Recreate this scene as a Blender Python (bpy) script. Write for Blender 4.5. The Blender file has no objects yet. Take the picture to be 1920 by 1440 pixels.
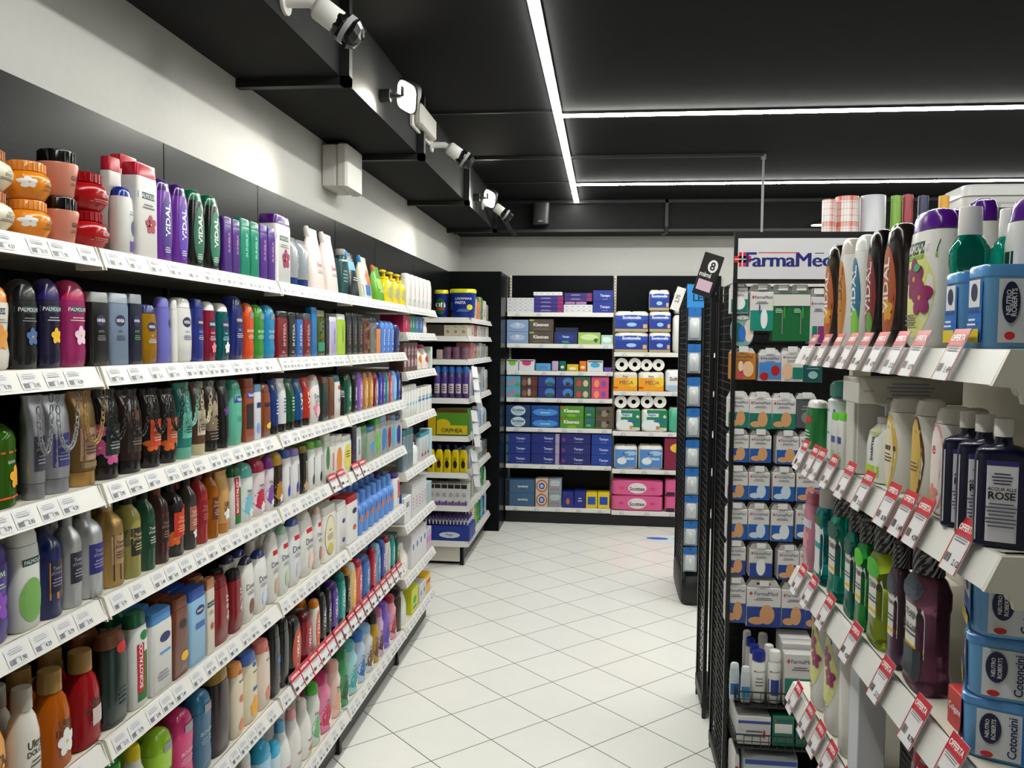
import bpy, bmesh, math, random
import numpy as np
from mathutils import Matrix, Vector
random.seed(7)
S = bpy.context.scene
COL = S.collection
PI = math.pi

# ------------------------------------------------------------------ camera
F, YAW, PITCH, ROLL, EYE = 1566.97, -.112293, -.050584, .010717, 1.80
_cy, _sy, _cp, _sp = math.cos(YAW), math.sin(YAW), math.cos(PITCH), math.sin(PITCH)
FW = np.array([_sy*_cp, _cy*_cp, _sp]); _r = np.array([_cy, -_sy, 0.]); _u = np.cross(_r, FW)
RT = math.cos(ROLL)*_r + math.sin(ROLL)*_u
UP = -math.sin(ROLL)*_r + math.cos(ROLL)*_u
EY = np.array([0, 0, EYE])
cam = bpy.data.objects.new('camera', bpy.data.cameras.new('camera')); COL.objects.link(cam)
cam.data.sensor_width = 36; cam.data.lens = F/1920*36; cam.data.clip_start = .05
cam.matrix_world = Matrix(((RT[0], UP[0], -FW[0], 0), (RT[1], UP[1], -FW[1], 0), (RT[2], UP[2], -FW[2], EYE), (0, 0, 0, 1)))
S.camera = cam

def at(x, y, **k):
    """point of the room that a place in the photograph shows, on the plane X=, Y= or Z="""
    v = (x-960)/F*RT - (y-720)/F*UP + FW
    (a, val), = k.items(); i = 'XYZ'.index(a)
    return EY + v*(val-EY[i])/v[i]

# ------------------------------------------------------------------ world, exposure, render settings
S.view_settings.view_transform = 'Standard'; S.view_settings.look = 'None'
S.view_settings.exposure = 0.0; S.view_settings.gamma = 1
S.view_settings.use_curve_mapping = False
wd = bpy.data.worlds.new('world'); S.world = wd; wd.use_nodes = True
wd.node_tree.nodes['Background'].inputs[0].default_value = (.8, .85, 1, 1)
wd.node_tree.nodes['Background'].inputs[1].default_value = .05
cy = S.cycles
cy.use_denoising = True; cy.max_bounces = 6; cy.diffuse_bounces = 4; cy.glossy_bounces = 3
cy.transmission_bounces = 5; cy.transparent_max_bounces = 6
cy.caustics_reflective = False; cy.caustics_refractive = False; cy.sample_clamp_indirect = 4
cy.use_adaptive_sampling = True; cy.adaptive_threshold = .02
LED_POWER, FLOOD_POWER = 78.0, 72.0

# ------------------------------------------------------------------ materials
def lin(c):
    return c/12.92 if c <= .04045 else ((c+.055)/1.055)**2.4
def rgb(h):
    if isinstance(h, tuple): return h + (1,)
    if len(h) == 3: h = h[0]*2+h[1]*2+h[2]*2
    return tuple(lin(int(h[i:i+2], 16)/255) for i in (0, 2, 4)) + (1,)
MC = {}
def mat(c, rough=.38, metal=0, clear=False, emit=0, coat=0):
    key = (c, rough, metal, clear, emit, coat)
    if key in MC: return MC[key]
    m = bpy.data.materials.new('liquid' if clear else 'glow' if emit else 'metal' if metal else 'plastic'); m.use_nodes = True
    b = m.node_tree.nodes['Principled BSDF']
    b.inputs['Base Color'].default_value = rgb(c); b.inputs['Roughness'].default_value = rough
    b.inputs['Metallic'].default_value = metal
    if coat: b.inputs['Coat Weight'].default_value = coat; b.inputs['Coat Roughness'].default_value = .08
    if clear:
        b.inputs['Transmission Weight'].default_value = clear; b.inputs['Roughness'].default_value = .06; b.inputs['IOR'].default_value = 1.3
    if emit:
        b.inputs['Emission Color'].default_value = rgb(c); b.inputs['Emission Strength'].default_value = emit
    MC[key] = m; return m
def deep(c):
    q = rgb(c)[:3]; return tuple(.9*v**1.12 for v in q)
def cm(c, rough=.2):
    """colour code: '~' liquid in clear plastic, '=' metallic, else plastic"""
    if c[0] == '~': return mat(deep(c[1:]), .06, 0, .25)
    if c[0] == '%': return mat(deep(c[1:]), .06, 0, .8)
    if c[0] == '=': return mat(c[1:], .36, .75)
    if c[0] == '^': return mat(deep(c[1:]), .45)
    return mat(deep(c), rough)
def noisy(name, c1, c2, scale, rough, bump=0, metal=0, stretch=None):
    m = bpy.data.materials.new(name); m.use_nodes = True; t = m.node_tree; b = t.nodes['Principled BSDF']
    n = t.nodes.new('ShaderNodeTexNoise'); n.inputs['Scale'].default_value = scale; n.inputs['Detail'].default_value = 4
    tc = t.nodes.new('ShaderNodeTexCoord')
    if stretch:
        mp = t.nodes.new('ShaderNodeMapping'); mp.inputs['Scale'].default_value = stretch
        t.links.new(tc.outputs['Object'], mp.inputs[0]); t.links.new(mp.outputs[0], n.inputs['Vector'])
    else: t.links.new(tc.outputs['Object'], n.inputs['Vector'])
    r = t.nodes.new('ShaderNodeValToRGB'); r.color_ramp.elements[0].color = rgb(c1); r.color_ramp.elements[1].color = rgb(c2)
    r.color_ramp.elements[0].position = .35; r.color_ramp.elements[1].position = .65
    t.links.new(n.outputs['Fac'], r.inputs[0]); t.links.new(r.outputs[0], b.inputs['Base Color'])
    b.inputs['Roughness'].default_value = rough; b.inputs['Metallic'].default_value = metal; b.inputs['Specular IOR Level'].default_value = .35
    if bump:
        bp = t.nodes.new('ShaderNodeBump'); bp.inputs['Strength'].default_value = bump; bp.inputs['Distance'].default_value = .002
        t.links.new(n.outputs['Fac'], bp.inputs['Height']); t.links.new(bp.outputs[0], b.inputs['Normal'])
    return m
def tile_material():
    m = bpy.data.materials.new('diagonal_floor_tiles'); m.use_nodes = True; t = m.node_tree; b = t.nodes['Principled BSDF']
    N, L = t.nodes.new, t.links.new
    tc = N('ShaderNodeTexCoord')
    sub = N('ShaderNodeVectorMath'); sub.operation = 'SUBTRACT'; sub.inputs[1].default_value = (-.7166, 3.8937, 0); L(tc.outputs['Object'], sub.inputs[0])
    ro = N('ShaderNodeVectorRotate'); ro.rotation_type = 'Z_AXIS'; ro.inputs['Angle'].default_value = .79222; L(sub.outputs[0], ro.inputs['Vector'])
    sc = N('ShaderNodeVectorMath'); sc.operation = 'SCALE'; sc.inputs['Scale'].default_value = 1/.3216; L(ro.outputs[0], sc.inputs[0])
    br = N('ShaderNodeTexBrick'); br.offset = 0; br.squash = 1; br.inputs['Scale'].default_value = 1
    br.inputs['Brick Width'].default_value = 1; br.inputs['Row Height'].default_value = 1
    br.inputs['Mortar Size'].default_value = .009; br.inputs['Mortar Smooth'].default_value = .3; br.inputs['Bias'].default_value = 0
    br.inputs['Color1'].default_value = rgb('f4f3ee'); br.inputs['Color2'].default_value = rgb('f7f6f1'); br.inputs['Mortar'].default_value = rgb('6b675f')
    L(sc.outputs[0], br.inputs['Vector'])
    n = N('ShaderNodeTexNoise'); n.inputs['Scale'].default_value = 9; n.inputs['Detail'].default_value = 5; L(tc.outputs['Object'], n.inputs['Vector'])
    mx = N('ShaderNodeMix'); mx.data_type = 'RGBA'; mx.blend_type = 'MULTIPLY'; mx.inputs['Factor'].default_value = .05
    L(br.outputs['Color'], mx.inputs['A']); L(n.outputs['Fac'], mx.inputs['B']); L(mx.outputs['Result'], b.inputs['Base Color'])
    rr = N('ShaderNodeMapRange'); rr.inputs['To Min'].default_value = .2; rr.inputs['To Max'].default_value = .7; L(br.outputs['Fac'], rr.inputs['Value']); L(rr.outputs[0], b.inputs['Roughness'])
    bp = N('ShaderNodeBump'); bp.invert = True; bp.inputs['Strength'].default_value = .5; bp.inputs['Distance'].default_value = .002
    L(br.outputs['Fac'], bp.inputs['Height']); L(bp.outputs[0], b.inputs['Normal'])
    return m
M_WALL = noisy('white_wall_paint', 'bab9b6', 'bcbbb8', 30, .8, .01)
M_CEIL = noisy('black_ceiling_paint', '141416', '171719', 14, .8, .1)
M_SOFF = noisy('black_soffit_board', '171718', '1a1a1b', 10, .75, .05)
M_PANEL = noisy('black_enamel_panel', '0d0e10', '101113', 5, .26, .02, 0, (1, 1, 12)); M_CEIL.node_tree.nodes['Principled BSDF'].inputs['Specular IOR Level'].default_value = .12; M_SOFF.node_tree.nodes['Principled BSDF'].inputs['Specular IOR Level'].default_value = .15; M_PANEL.node_tree.nodes['Principled BSDF'].inputs['Specular IOR Level'].default_value = .07
M_BLACK = mat('0c0c0e', .5); M_WIRE = mat('101012', .35)
M_SHELF = mat('d6d1c4', .4); M_RAIL = mat('e2e0dc', .3); M_PAPER = mat('dcdcdf', .5)

# ------------------------------------------------------------------ mesh helpers
class MB:
    def __init__(s): s.v = []; s.f = []; s.mi = []; s.mats = []
    def m(s, mt):
        if mt not in s.mats: s.mats.append(mt)
        return s.mats.index(mt)
    def add(s, vs, fs, mt):
        o = len(s.v); k = s.m(mt); s.v += [tuple(map(float, p)) for p in vs]
        for f in fs: s.f.append(tuple(i+o for i in f)); s.mi.append(k)
        return s
    def box(s, x0, x1, y0, y1, z0, z1, mt, bev=0):
        if bev:
            b = min(bev, (x1-x0)*.3, (y1-y0)*.3, (z1-z0)*.3)
            # chamfered box from a 2-level loft
            def ring(z, i): return [(x0+i+b, y0+i, z), (x1-i-b, y0+i, z), (x1-i, y0+i+b, z), (x1-i, y1-i-b, z), (x1-i-b, y1-i, z), (x0+i+b, y1-i, z), (x0+i, y1-i-b, z), (x0+i, y0+i+b, z)]
            R = [ring(z0, b), ring(z0+b, 0), ring(z1-b, 0), ring(z1, b)]
            vs = sum(R, []); fs = [tuple(range(7, -1, -1)), tuple(range(24, 32))]
            for k in range(3):
                for j in range(8): fs.append((k*8+j, k*8+(j+1) % 8, k*8+8+(j+1) % 8, k*8+8+j))
            return s.add(vs, fs, mt)
        vs = [(x, y, z) for z in (z0, z1) for y in (y0, y1) for x in (x0, x1)]
        return s.add(vs, [(0, 2, 3, 1), (4, 5, 7, 6), (0, 1, 5, 4), (2, 6, 7, 3), (0, 4, 6, 2), (1, 3, 7, 5)], mt)
    def loft(s, secs, mt, n=28):
        """secs: (z, a, b, e[, cx, cy]) superellipse rings"""
        vs, fs = [], []
        for q in secs:
            z, a, b, e = q[:4]; cx, cy_ = (list(q[4:])+[0, 0])[:2]
            for i in range(n):
                t = 2*PI*i/n; c, d = math.cos(t), math.sin(t)
                vs.append((cx+a*math.copysign(abs(c)**(2/e), c), cy_+b*math.copysign(abs(d)**(2/e), d), z))
        for k in range(len(secs)-1):
            for i in range(n): fs.append((k*n+i, k*n+(i+1) % n, k*n+n+(i+1) % n, k*n+n+i))
        fs.append(tuple(range(n-1, -1, -1))); fs.append(tuple(range(len(vs)-n, len(vs))))
        return s.add(vs, fs, mt)
    def tube(s, pts, r, mt, n=8):
        vs, fs = [], []
        P = [Vector(p) for p in pts]
        for k, p in enumerate(P):
            d = (P[min(k+1, len(P)-1)]-P[max(k-1, 0)]).normalized()
            a = d.orthogonal().normalized() if k == 0 else (a-d*a.dot(d)).normalized()
            b = d.cross(a); rr = r[k] if isinstance(r, (list, tuple)) else r
            for i in range(n):
                t = 2*PI*i/n; vs.append(p+rr*(math.cos(t)*a+math.sin(t)*b))
        for k in range(len(P)-1):
            for i in range(n): fs.append((k*n+i, k*n+(i+1) % n, k*n+n+(i+1) % n, k*n+n+i))
        fs.append(tuple(range(n-1, -1, -1))); fs.append(tuple(range(len(vs)-n, len(vs))))
        return s.add(vs, fs, mt)
    def prism(s, poly, ax, a0, a1, mt):
        """poly of 2D points extruded along axis ax (0,1,2)"""
        def P(p, a): q = list(p); q.insert(ax, a); return q
        n = len(poly); vs = [P(p, a0) for p in poly]+[P(p, a1) for p in poly]
        return s.add(vs, [tuple(range(n)), tuple(range(2*n-1, n-1, -1))]+[(i, i+n, (i+1) % n+n, (i+1) % n) for i in range(n)], mt)
    def xf(s, M, start=0):
        for i in range(start, len(s.v)): s.v[i] = tuple(M @ Vector(s.v[i]))
        return s
    def mesh(s, name, smooth=True):
        me = bpy.data.meshes.new(name); me.from_pydata(s.v, [], s.f)
        for m in s.mats: me.materials.append(m)
        me.polygons.foreach_set('material_index', s.mi)
        bm = bmesh.new(); bm.from_mesh(me)
        bmesh.ops.recalc_face_normals(bm, faces=[f for f in bm.faces if len(f.verts) > 0]) if not getattr(s, 'keep', 0) else None
        bm.to_mesh(me); bm.free()
        if smooth:
            me.polygons.foreach_set('use_smooth', [True]*len(me.polygons)); me.set_sharp_from_angle(angle=.7)
        return me
def link(name, data, parent=None, loc=None, rz=0):
    o = bpy.data.objects.new(name, data); COL.objects.link(o)
    if parent: o.parent = parent
    if loc is not None: o.location = loc
    if rz: o.rotation_euler = (0, 0, rz)
    return o
USED = {}
def tag(o, label, cat, group=None):
    w = label.split()
    assert 4 <= len(w) <= 16, label
    if label in USED and not group: print('DUPLABEL', label)
    USED[label] = 1
    o['label'] = label; o['category'] = cat
    if group: o['group'] = group
    return o
def struct(name, mb, smooth=False):
    o = link(name, mb.mesh(name, smooth)); o['kind'] = 'structure'; return o

# ------------------------------------------------------------------ lettering
TC = {}
def text2d(s, bold=.012):
    if 'M' in s: bold = 0
    if (s, bold) in TC: return TC[(s, bold)]
    cu = bpy.data.curves.new('t', 'FONT'); cu.body = s; cu.size = 1; cu.resolution_u = 2; cu.offset = bold; cu.fill_mode = 'FRONT'
    cu.align_x = 'CENTER'; cu.space_character = .95
    o = bpy.data.objects.new('t', cu); COL.objects.link(o)
    me = o.to_mesh()
    vs = [(v.co.x, v.co.y) for v in me.vertices]; fs = [tuple(p.vertices) for p in me.polygons]
    o.to_mesh_clear(); bpy.data.objects.remove(o); bpy.data.curves.remove(cu)
    if vs:
        x0 = min(v[0] for v in vs); x1 = max(v[0] for v in vs); y0 = min(v[1] for v in vs); y1 = max(v[1] for v in vs)
        hh = max(.5, y1-y0)
        vs = [((x-(x0+x1)/2)/hh, (y-(y0+y1)/2)/hh) for x, y in vs]; w = (x1-x0)/hh
    else: w = 1
    TC[(s, bold)] = (vs, fs, w); return TC[(s, bold)]
def sq(cx, cz, w, h, n=4):
    """grid rectangle"""
    vs, fs = [], []; m = 5
    for j in range(m+1):
        for i in range(n+1): vs.append((cx-w/2+w*i/n, cz-h/2+h*j/m))
    for j in range(m):
        for i in range(n): a = j*(n+1)+i; fs.append((a, a+1, a+n+2, a+n+1))
    return vs, fs
def ell(cx, cz, w, h, n=20, e=2.):
    vs, fs = [(cx, cz)], []
    R = 3
    for k in range(1, R+1):
        for i in range(n):
            t = 2*PI*i/n; c, d = math.cos(t), math.sin(t)
            vs.append((cx+w/2*k/R*math.copysign(abs(c)**(2/e), c), cz+h/2*k/R*math.copysign(abs(d)**(2/e), d)))
    for i in range(n): fs.append((0, 1+i, 1+(i+1) % n))
    for k in range(R-1):
        for i in range(n): a = 1+k*n; fs.append((a+i, a+n+i, a+n+(i+1) % n, a+(i+1) % n))
    return vs, fs
def flower(cx, cz, r, petals=5):
    V, Fs = [], []; r *= .78
    for k in range(petals):
        t = 2*PI*k/petals+.4; vs, fs = ell(0, 0, r*1.05, r*.84, 12)
        o = len(V)
        for x, y in vs:
            x += r*.55; V.append((cx+x*math.cos(t)-y*math.sin(t), cz+x*math.sin(t)+y*math.cos(t)))
        Fs += [tuple(i+o for i in f) for f in fs]
    return V, Fs
def shapes(deco, W, H):
    """deco codes -> list of (verts2d, faces, material); x centred, z from the base, in metres"""
    out = []
    for tok in [t for t in deco.split(';') if t]:
        k, a = tok[0], tok[1:].split(',')
        if k in 'reE':      # r/e colour,cx,cz,w,h (fractions)
            cx, cz, w, h = [float(q) for q in a[1:5]]
            vs, fs = (sq if k == 'r' else ell)(cx*W, cz*H, w*W, h*H)
            out.append((vs, fs, cm('^'+a[0])))
        elif k == 'f':      # flower colour,cx,cz,r(of W)
            cx, cz, r = [float(q) for q in a[1:4]]
            out.append((*flower(cx*W, cz*H, r*W), cm('^'+a[0]))); out.append((*ell(cx*W, cz*H, r*W*.22, r*W*.22, 10), cm('^eb4')))
        elif k in 'tvT':    # text,colour,cx,cz,max width frac(t: of W, v: of H), max height frac
            s, c = a[0], a[1]; cx, cz, L, hmax = [float(q) for q in a[2:6]]
            vs, fs, w = text2d(s, .02 if k != 'T' else 0)
            if k == 'v':
                sz = min(L*H/w, hmax*W); vs = [(cx*W-y*sz, cz*H+x*sz) for x, y in vs]
            else:
                sz = min(L*W/w, hmax*H); vs = [(cx*W+x*sz, cz*H+y*sz) for x, y in vs]
            out.append((vs, fs, cm('^'+c)))
        elif k == 'l':      # small print: colour,cx,cz,w,h,n
            cx, cz, w, h = [float(q) for q in a[1:5]]; n = int(a[5])
            for i in range(n):
                ww = w*(.7+.3*((i*37) % 10)/10)
                out.append((*sq(cx*W, (cz+h/2-h*(i+.5)/n)*H, ww*W, h*H/n*.4, 3), cm('^'+a[0])))
    return out
def wrap(mb, secs, shp, eps=.0005, off=(0, 0)):
    """lay flat shapes on the -Y side of a lofted body"""
    zs = [q[0] for q in secs]
    A = [q[1] for q in secs]; B = [q[2] for q in secs]; E_ = [q[3] for q in secs]
    for k, (vs, fs, m) in enumerate(shp):
        P = []
        for x, z in vs:
            a, b, e = (float(np.interp(z, zs, q)) for q in (A, B, E_))
            x = max(-.985*a, min(.985*a, x)); y = -b*(1-abs(x/a)**e)**(1/e)
            nx = math.copysign(abs(x/a)**(e-1)/a, x) if x else 0; ny = -abs(y/b)**(e-1)/b; l = math.hypot(nx, ny) or 1
            d = eps*(1+.45*k); P.append((x+nx/l*d+off[0], y+ny/l*d+off[1], z))
        mb.add(P, fs, m)
def flat(mb, y, shp, z0=0, eps=.0006, x0=0):
    for k, (vs, fs, m) in enumerate(shp):
        mb.add([(x0+x, y-eps*(1+.5*k), z0+z) for x, z in vs], fs, m)

# ------------------------------------------------------------------ product shapes (fractions of width/depth; z fraction of height)
# kind: (object name, category, depth/width, body rings, cap rings, cap part name)
E2, E3, E4, E8 = 2.1, 2.7, 3.6, 7
K = {
 'oval': ('shampoo_bottle', 'bottle', .62, [(0, .86, .82, E3), (.02, .93, .92, E3), (.3, 1, 1, E3), (.6, 1, 1, E3), (.78, .9, .95, E3), (.85, .82, .9, E3)],
          [(.852, .8, .88, E3), (.93, .72, .8, E3), (.98, .55, .62, E3), (1, .36, .4, E3)]),
 'dome': ('shower_gel_bottle', 'bottle', .6, [(0, .86, .8, E3), (.03, .94, .94, E3), (.18, 1, 1, E3), (.36, .88, .95, E3), (.55, .94, 1, E3), (.7, 1, 1, E3), (.76, .98, .97, E3)],
          [(.762, .95, .93, E3), (.85, .94, .9, E3), (.92, .8, .76, E3), (.97, .56, .55, E3), (1, .2, .2, E3)]),
 'square': ('shower_gel_bottle', 'bottle', .5, [(0, .95, .92, E8), (.015, 1, 1, E8), (.8, 1, 1, E8), (.86, .97, .95, E8)],
          [(.865, .96, .93, E8), (.98, .95, .9, E8), (1, .9, .84, E8)]),
 'soft': ('shower_gel_bottle', 'bottle', .58, [(0, .85, .8, E3), (.03, .95, .95, E3), (.3, 1, 1, E3), (.7, .97, .97, E3), (.84, .88, .88, E3)],
          [(.845, .86, .85, E3), (.93, .84, .8, E3), (.98, .7, .68, E3), (1, .4, .4, E3)]),
 'round': ('bath_foam_bottle', 'bottle', 1., [(0, .95, .95, 2), (.015, 1, 1, 2), (.68, 1, 1, 2), (.76, .93, .93, 2), (.82, .75, .75, 2), (.87, .48, .48, 2), (.9, .4, .4, 2)],
          [(.895, .43, .43, 2), (.99, .43, .43, 2), (1, .4, .4, 2)]),
 'tube': ('shower_cream_tube', 'tube', .8, [(.155, .9, .98, 2), (.3, .92, .98, 2.1), (.6, .96, .95, 2.3), (.78, .98, .8, 2.4), (.9, 1, .5, 2.6), (.93, .97, .4, 3), (1, 1.03, .46, 3)],
          [(0, .84, .9, 2), (.01, .88, .94, 2), (.15, .88, .94, 2)]),
 'spray': ('deodorant_bottle', 'bottle', .8, [(0, .9, .9, 2), (.02, 1, 1, 2), (.3, 1, 1, 2), (.5, .9, .92, 2), (.66, .98, .98, 2), (.76, .74, .78, 2), (.82, .68, .72, 2)],
          [(.825, .72, .76, 2), (.93, .72, .76, 2), (.98, .62, .66, 2), (1, .3, .3, 2)]),
 'milk': ('body_milk_bottle', 'bottle', .7, [(0, .85, .85, 2.3), (.02, .95, .95, 2.3), (.25, 1, 1, 2.3), (.5, .95, .95, 2.3), (.68, .66, .75, 2.2), (.78, .45, .55, 2.1), (.84, .42, .5, 2)],
          [(.845, .45, .53, 2), (.95, .42, .5, 2), (1, .3, .36, 2)]),
 'dove': ('shower_cream_bottle', 'bottle', .58, [(0, .72, .75, E3), (.02, .8, .85, E3), (.2, .9, 1, E3), (.45, 1, 1, E3), (.66, .96, .95, E3), (.8, .86, .84, E3, .06), (.89, .68, .68, E3, .2)],
          [(.892, .66, .66, E3, .2), (.95, .5, .54, E3, .3), (.985, .32, .38, E3, .36), (1, .1, .16, E3, .38)]),
 'deo': ('deodorant_can', 'bottle', .9, [(0, .9, .9, 2), (.02, 1, 1, 2), (.56, 1, 1, 2), (.64, .9, .9, 2), (.7, .66, .66, 2)],
          [(.702, .68, .68, 2), (.78, .62, .62, 2), (.96, .6, .6, 2), (1, .48, .48, 2)]),
 'can': ('aerosol_can', 'can', 1., [(0, .96, .96, 2), (.01, 1, 1, 2), (.74, 1, 1, 2), (.79, .8, .8, 2)],
          [(.792, .93, .93, 2), (.93, .93, .93, 2), (.98, .8, .8, 2), (1, .4, .4, 2)]),
 'ultra': ('shampoo_bottle', 'bottle', .62, [(0, .9, .85, 2.4), (.02, 1, .97, 2.4), (.3, 1, 1, 2.4), (.55, .92, .95, 2.4), (.7, .72, .8, 2.3), (.77, .5, .62, 2.2), (.79, .48, .6, 2.1)],
          [(.792, .54, .74, 2), (.985, .52, .72, 2), (1, .48, .68, 2)]),
 'jar': ('hair_mask_jar', 'jar', 1., [(0, .66, .66, 2), (.02, .72, .72, 2), (.25, .95, .95, 2), (.45, 1, 1, 2), (.62, .93, .93, 2), (.74, .72, .72, 2)],
          [(.742, .76, .76, 2), (.97, .76, .76, 2), (1, .72, .72, 2)]),
 'jar2': ('hair_mask_jar', 'jar', 1., [(0, .72, .72, 2), (.02, .76, .76, 2), (.4, .88, .88, 2), (.68, 1, 1, 2), (.72, .97, .97, 2)],
          [(.722, .84, .84, 2), (.97, .84, .84, 2), (1, .8, .8, 2)]),
 'pump': ('liquid_soap_bottle', 'bottle', .62, [(0, .9, .9, 2.6), (.02, 1, 1, 2.6), (.45, 1, 1, 2.6), (.62, .86, .9, 2.5), (.7, .5, .6, 2.2), (.73, .38, .55, 2)],
          [(.732, .42, .6, 2), (.8, .4, .58, 2), (.81, .14, .2, 2), (.93, .14, .2, 2), (.935, .5, .35, 3, -.25), (.985, .5, .32, 3, -.25), (1, .4, .25, 3, -.2)]),
 'rose': ('rose_water_bottle', 'bottle', .42, [(0, .93, .85, 4.5), (.02, 1, 1, 4.5), (.7, 1, 1, 4.5), (.75, .94, .95, 4), (.78, .7, .85, 3), (.8, .34, .7, 2.2), (.86, .3, .66, 2)],
          [(.862, .37, .86, 2), (.99, .37, .86, 2), (1, .35, .8, 2)]),
 'mouth': ('mouthwash_bottle', 'bottle', .6, [(0, .86, .84, E4), (.03, 1, 1, E4), (.1, 1, 1, E4), (.16, .93, .95, E4), (.56, .93, .95, E4), (.6, 1, 1, E4), (.7, 1, 1, E4), (.77, .75, .85, 3), (.81, .42, .62, 2.2)],
          [(.8, .64, .86, 2), (.99, .6, .82, 2), (1, .56, .76, 2)]),
 'big': ('detergent_bottle', 'bottle', .55, [(0, .9, .9, E4), (.02, 1, 1, E4), (.6, 1, 1, E4), (.78, .8, .85, E3), (.84, .5, .6, E2)],
          [(.842, .5, .62, 2), (.97, .46, .58, 2), (1, .38, .48, 2)]),
 'pot': ('plastic_tub', 'tub', 1., [(0, .84, .84, 2.6), (.02, .87, .87, 2.6), (.86, .98, .98, 2.6)],
          [(.862, 1.01, 1.01, 2.6), (.97, 1.01, 1.01, 2.6), (1, .95, .95, 2.6)]),
 'cup': ('scented_candle', 'candle', 1., [(0, .8, .8, 2), (.03, .85, .85, 2), (.9, 1, 1, 2)], [(.902, 1, 1, 2), (1, .98, .98, 2)]),
 'pouch': ('refill_pouch', 'pouch', .45, [(0, .95, 1, 4), (.04, 1, 1, 4), (.4, .97, .8, 3), (.7, .9, .42, 3), (.88, .72, .16, 3), (1, .66, .05, 3)],
          [(.86, .14, .3, 2, -.6), (.98, .14, .3, 2, -.72), (1.02, .1, .2, 2, -.74)]),
}
PC = {}
def keepin(L, H, W=9):
    return [([(min(max(x, -W*.49), W*.49), min(max(z, .0012), H-.0012)) for x, z in vs], fs, m) for vs, fs, m in L]
def product_meshes(kind, W, D, H, body, cap, deco):
    """cached: list of (part name, mesh)"""
    key = (kind, round(W, 3), round(D, 3), round(H, 2), body, cap, deco)
    if key in PC: return PC[key]
    parts = []
    if kind in ('box', 'soft_pack', 'roll_pack'):
        e = .0015 if kind == 'box' else min(.02, H*.2)
        mb = MB()
        if kind == 'box': mb.box(-W/2, W/2, -D/2, D/2, 0, H, cm('^'+body), e)
        else:
            ee = 5 if kind == 'soft_pack' else 4
            sec = [(0, W*.46, D*.44, ee), (H*.08, W*.495, D*.5, ee+3), (H*.5, W*.5, D*.5, ee+3), (H*.92, W*.495, D*.5, ee+3), (H, W*.46, D*.44, ee)]
            mb.loft(sec, cm(body), 48)
            if kind == 'roll_pack':
                for i in range(2):
                    for j in range(2): mb.loft([(H*.99, W*.2, D*.22, 2, (i-.5)*W*.46, (j-.5)*D*.46), (H+.006, W*.2, D*.22, 2, (i-.5)*W*.46, (j-.5)*D*.46)], cm(cap), 20)
        parts.append(('box_body' if kind == 'box' else 'pack_body', mb.mesh('pack')))
        if deco:
            mb = MB(); mb.keep = 1; flat(mb, -D/2, keepin(shapes(deco, W, H), H, W)); parts.append(('label', mb.mesh('print', False)))
    else:
        name, cat, _, b, c = K[kind]
        sc = lambda L: [(q[0]*H, q[1]*W/2, q[2]*D/2, q[3])+((q[4]*W/2,) if len(q) > 4 else ()) for q in L]
        bs, cs = sc(b), sc(c)
        mb = MB(); mb.loft(bs, cm(body)); parts.append(('body', mb.mesh('body')))
        mb = MB(); mb.loft(cs, cm(cap), 24)
        if kind == 'mouth' and cap[0] == '2':
            q = [r[:4] for r in cs]; z0, z1 = q[0][0], q[1][0]; k = MB(); k.keep = 1
            for i in range(-3, 4):
                for s_ in (0, 1):
                    vs = [(i*W*.13-W*.06+dx*W*.055+(z-z0)*.7, z) for z in np.linspace(z0+.002, z1-.002, 5) for dx in (0, 1)]
                    kk = MB(); kk.keep = 1; wrap(kk, q, [(vs, [(2*a, 2*a+1, 2*a+3, 2*a+2) for a in range(4)], mat('8a8a8c', .5))])
                    if s_: kk.xf(Matrix.Rotation(PI*.5, 4, 'Z')@Matrix.Diagonal((D/W, W/D, 1, 1)))
                    mb.add(kk.v, kk.f, kk.mats[0])
        if kind in ('jar', 'jar2'): 
            for i in range(24):
                t = 2*PI*i/24; rr = c[0][1]*W/2; x, y = rr*math.cos(t), rr*math.sin(t)
                mb.box(x-.0012, x+.0012, y-.0012, y+.0012, c[0][0]*H, c[1][0]*H, cm(cap))
        parts.append(('lid' if cat in ('jar', 'tub') else 'pump_head' if kind == 'pump' else 'cap', mb.mesh('cap')))
        if deco:
            bsf = [q[:4] for q in bs]
            mb = MB(); mb.keep = 1; wrap(mb, bsf, keepin(shapes(deco, W, H), H)); parts.append(('label', mb.mesh('print', False)))
    PC[key] = parts; return parts
ORD = 'first second third fourth fifth sixth seventh eighth ninth tenth eleventh twelfth thirteenth fourteenth fifteenth sixteenth'.split()
NUM = 'zero one two three four five six seven eight nine ten eleven twelve thirteen fourteen fifteen sixteen'.split()
NAMES = {'box': ('carton', 'box'), 'soft_pack': ('tissue_pack', 'pack'), 'roll_pack': ('toilet_roll_pack', 'pack')}
PEND = []   # (object, description, place)
def product(kind, W, D, H, body, cap, deco, loc, rz, desc, place, group, name=None, cat=None, tilt=0, back=False):
    n0, c0 = NAMES.get(kind) or K[kind][:2]
    root = link(name or n0, None, None, loc, rz); root.empty_display_size = .02
    if tilt: root.rotation_euler = (0, tilt, rz)
    for pn, me in product_meshes(kind, W, D, H, body, cap, deco):
        if back and pn == 'label': continue
        link(pn, me, root)
    root['category'] = cat or c0; root['group'] = group
    PEND.append((root, desc, place)); return root
def finish_labels():
    cnt, seen = {}, {}
    for o, d, p in PEND: cnt[(d, p)] = cnt.get((d, p), 0)+1
    for o, d, p in PEND:
        n = cnt[(d, p)]
        if n == 1: l = '%s, %s' % (d, p)
        else:
            k = seen[(d, p)] = seen.get((d, p), 0)+1
            l = '%s, %s of %s, %s' % (d, ORD[k-1] if k <= 16 else str(k)+'th', NUM[n] if n <= 16 else n, p)
        tag(o, l, o['category'], o['group'])

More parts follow.
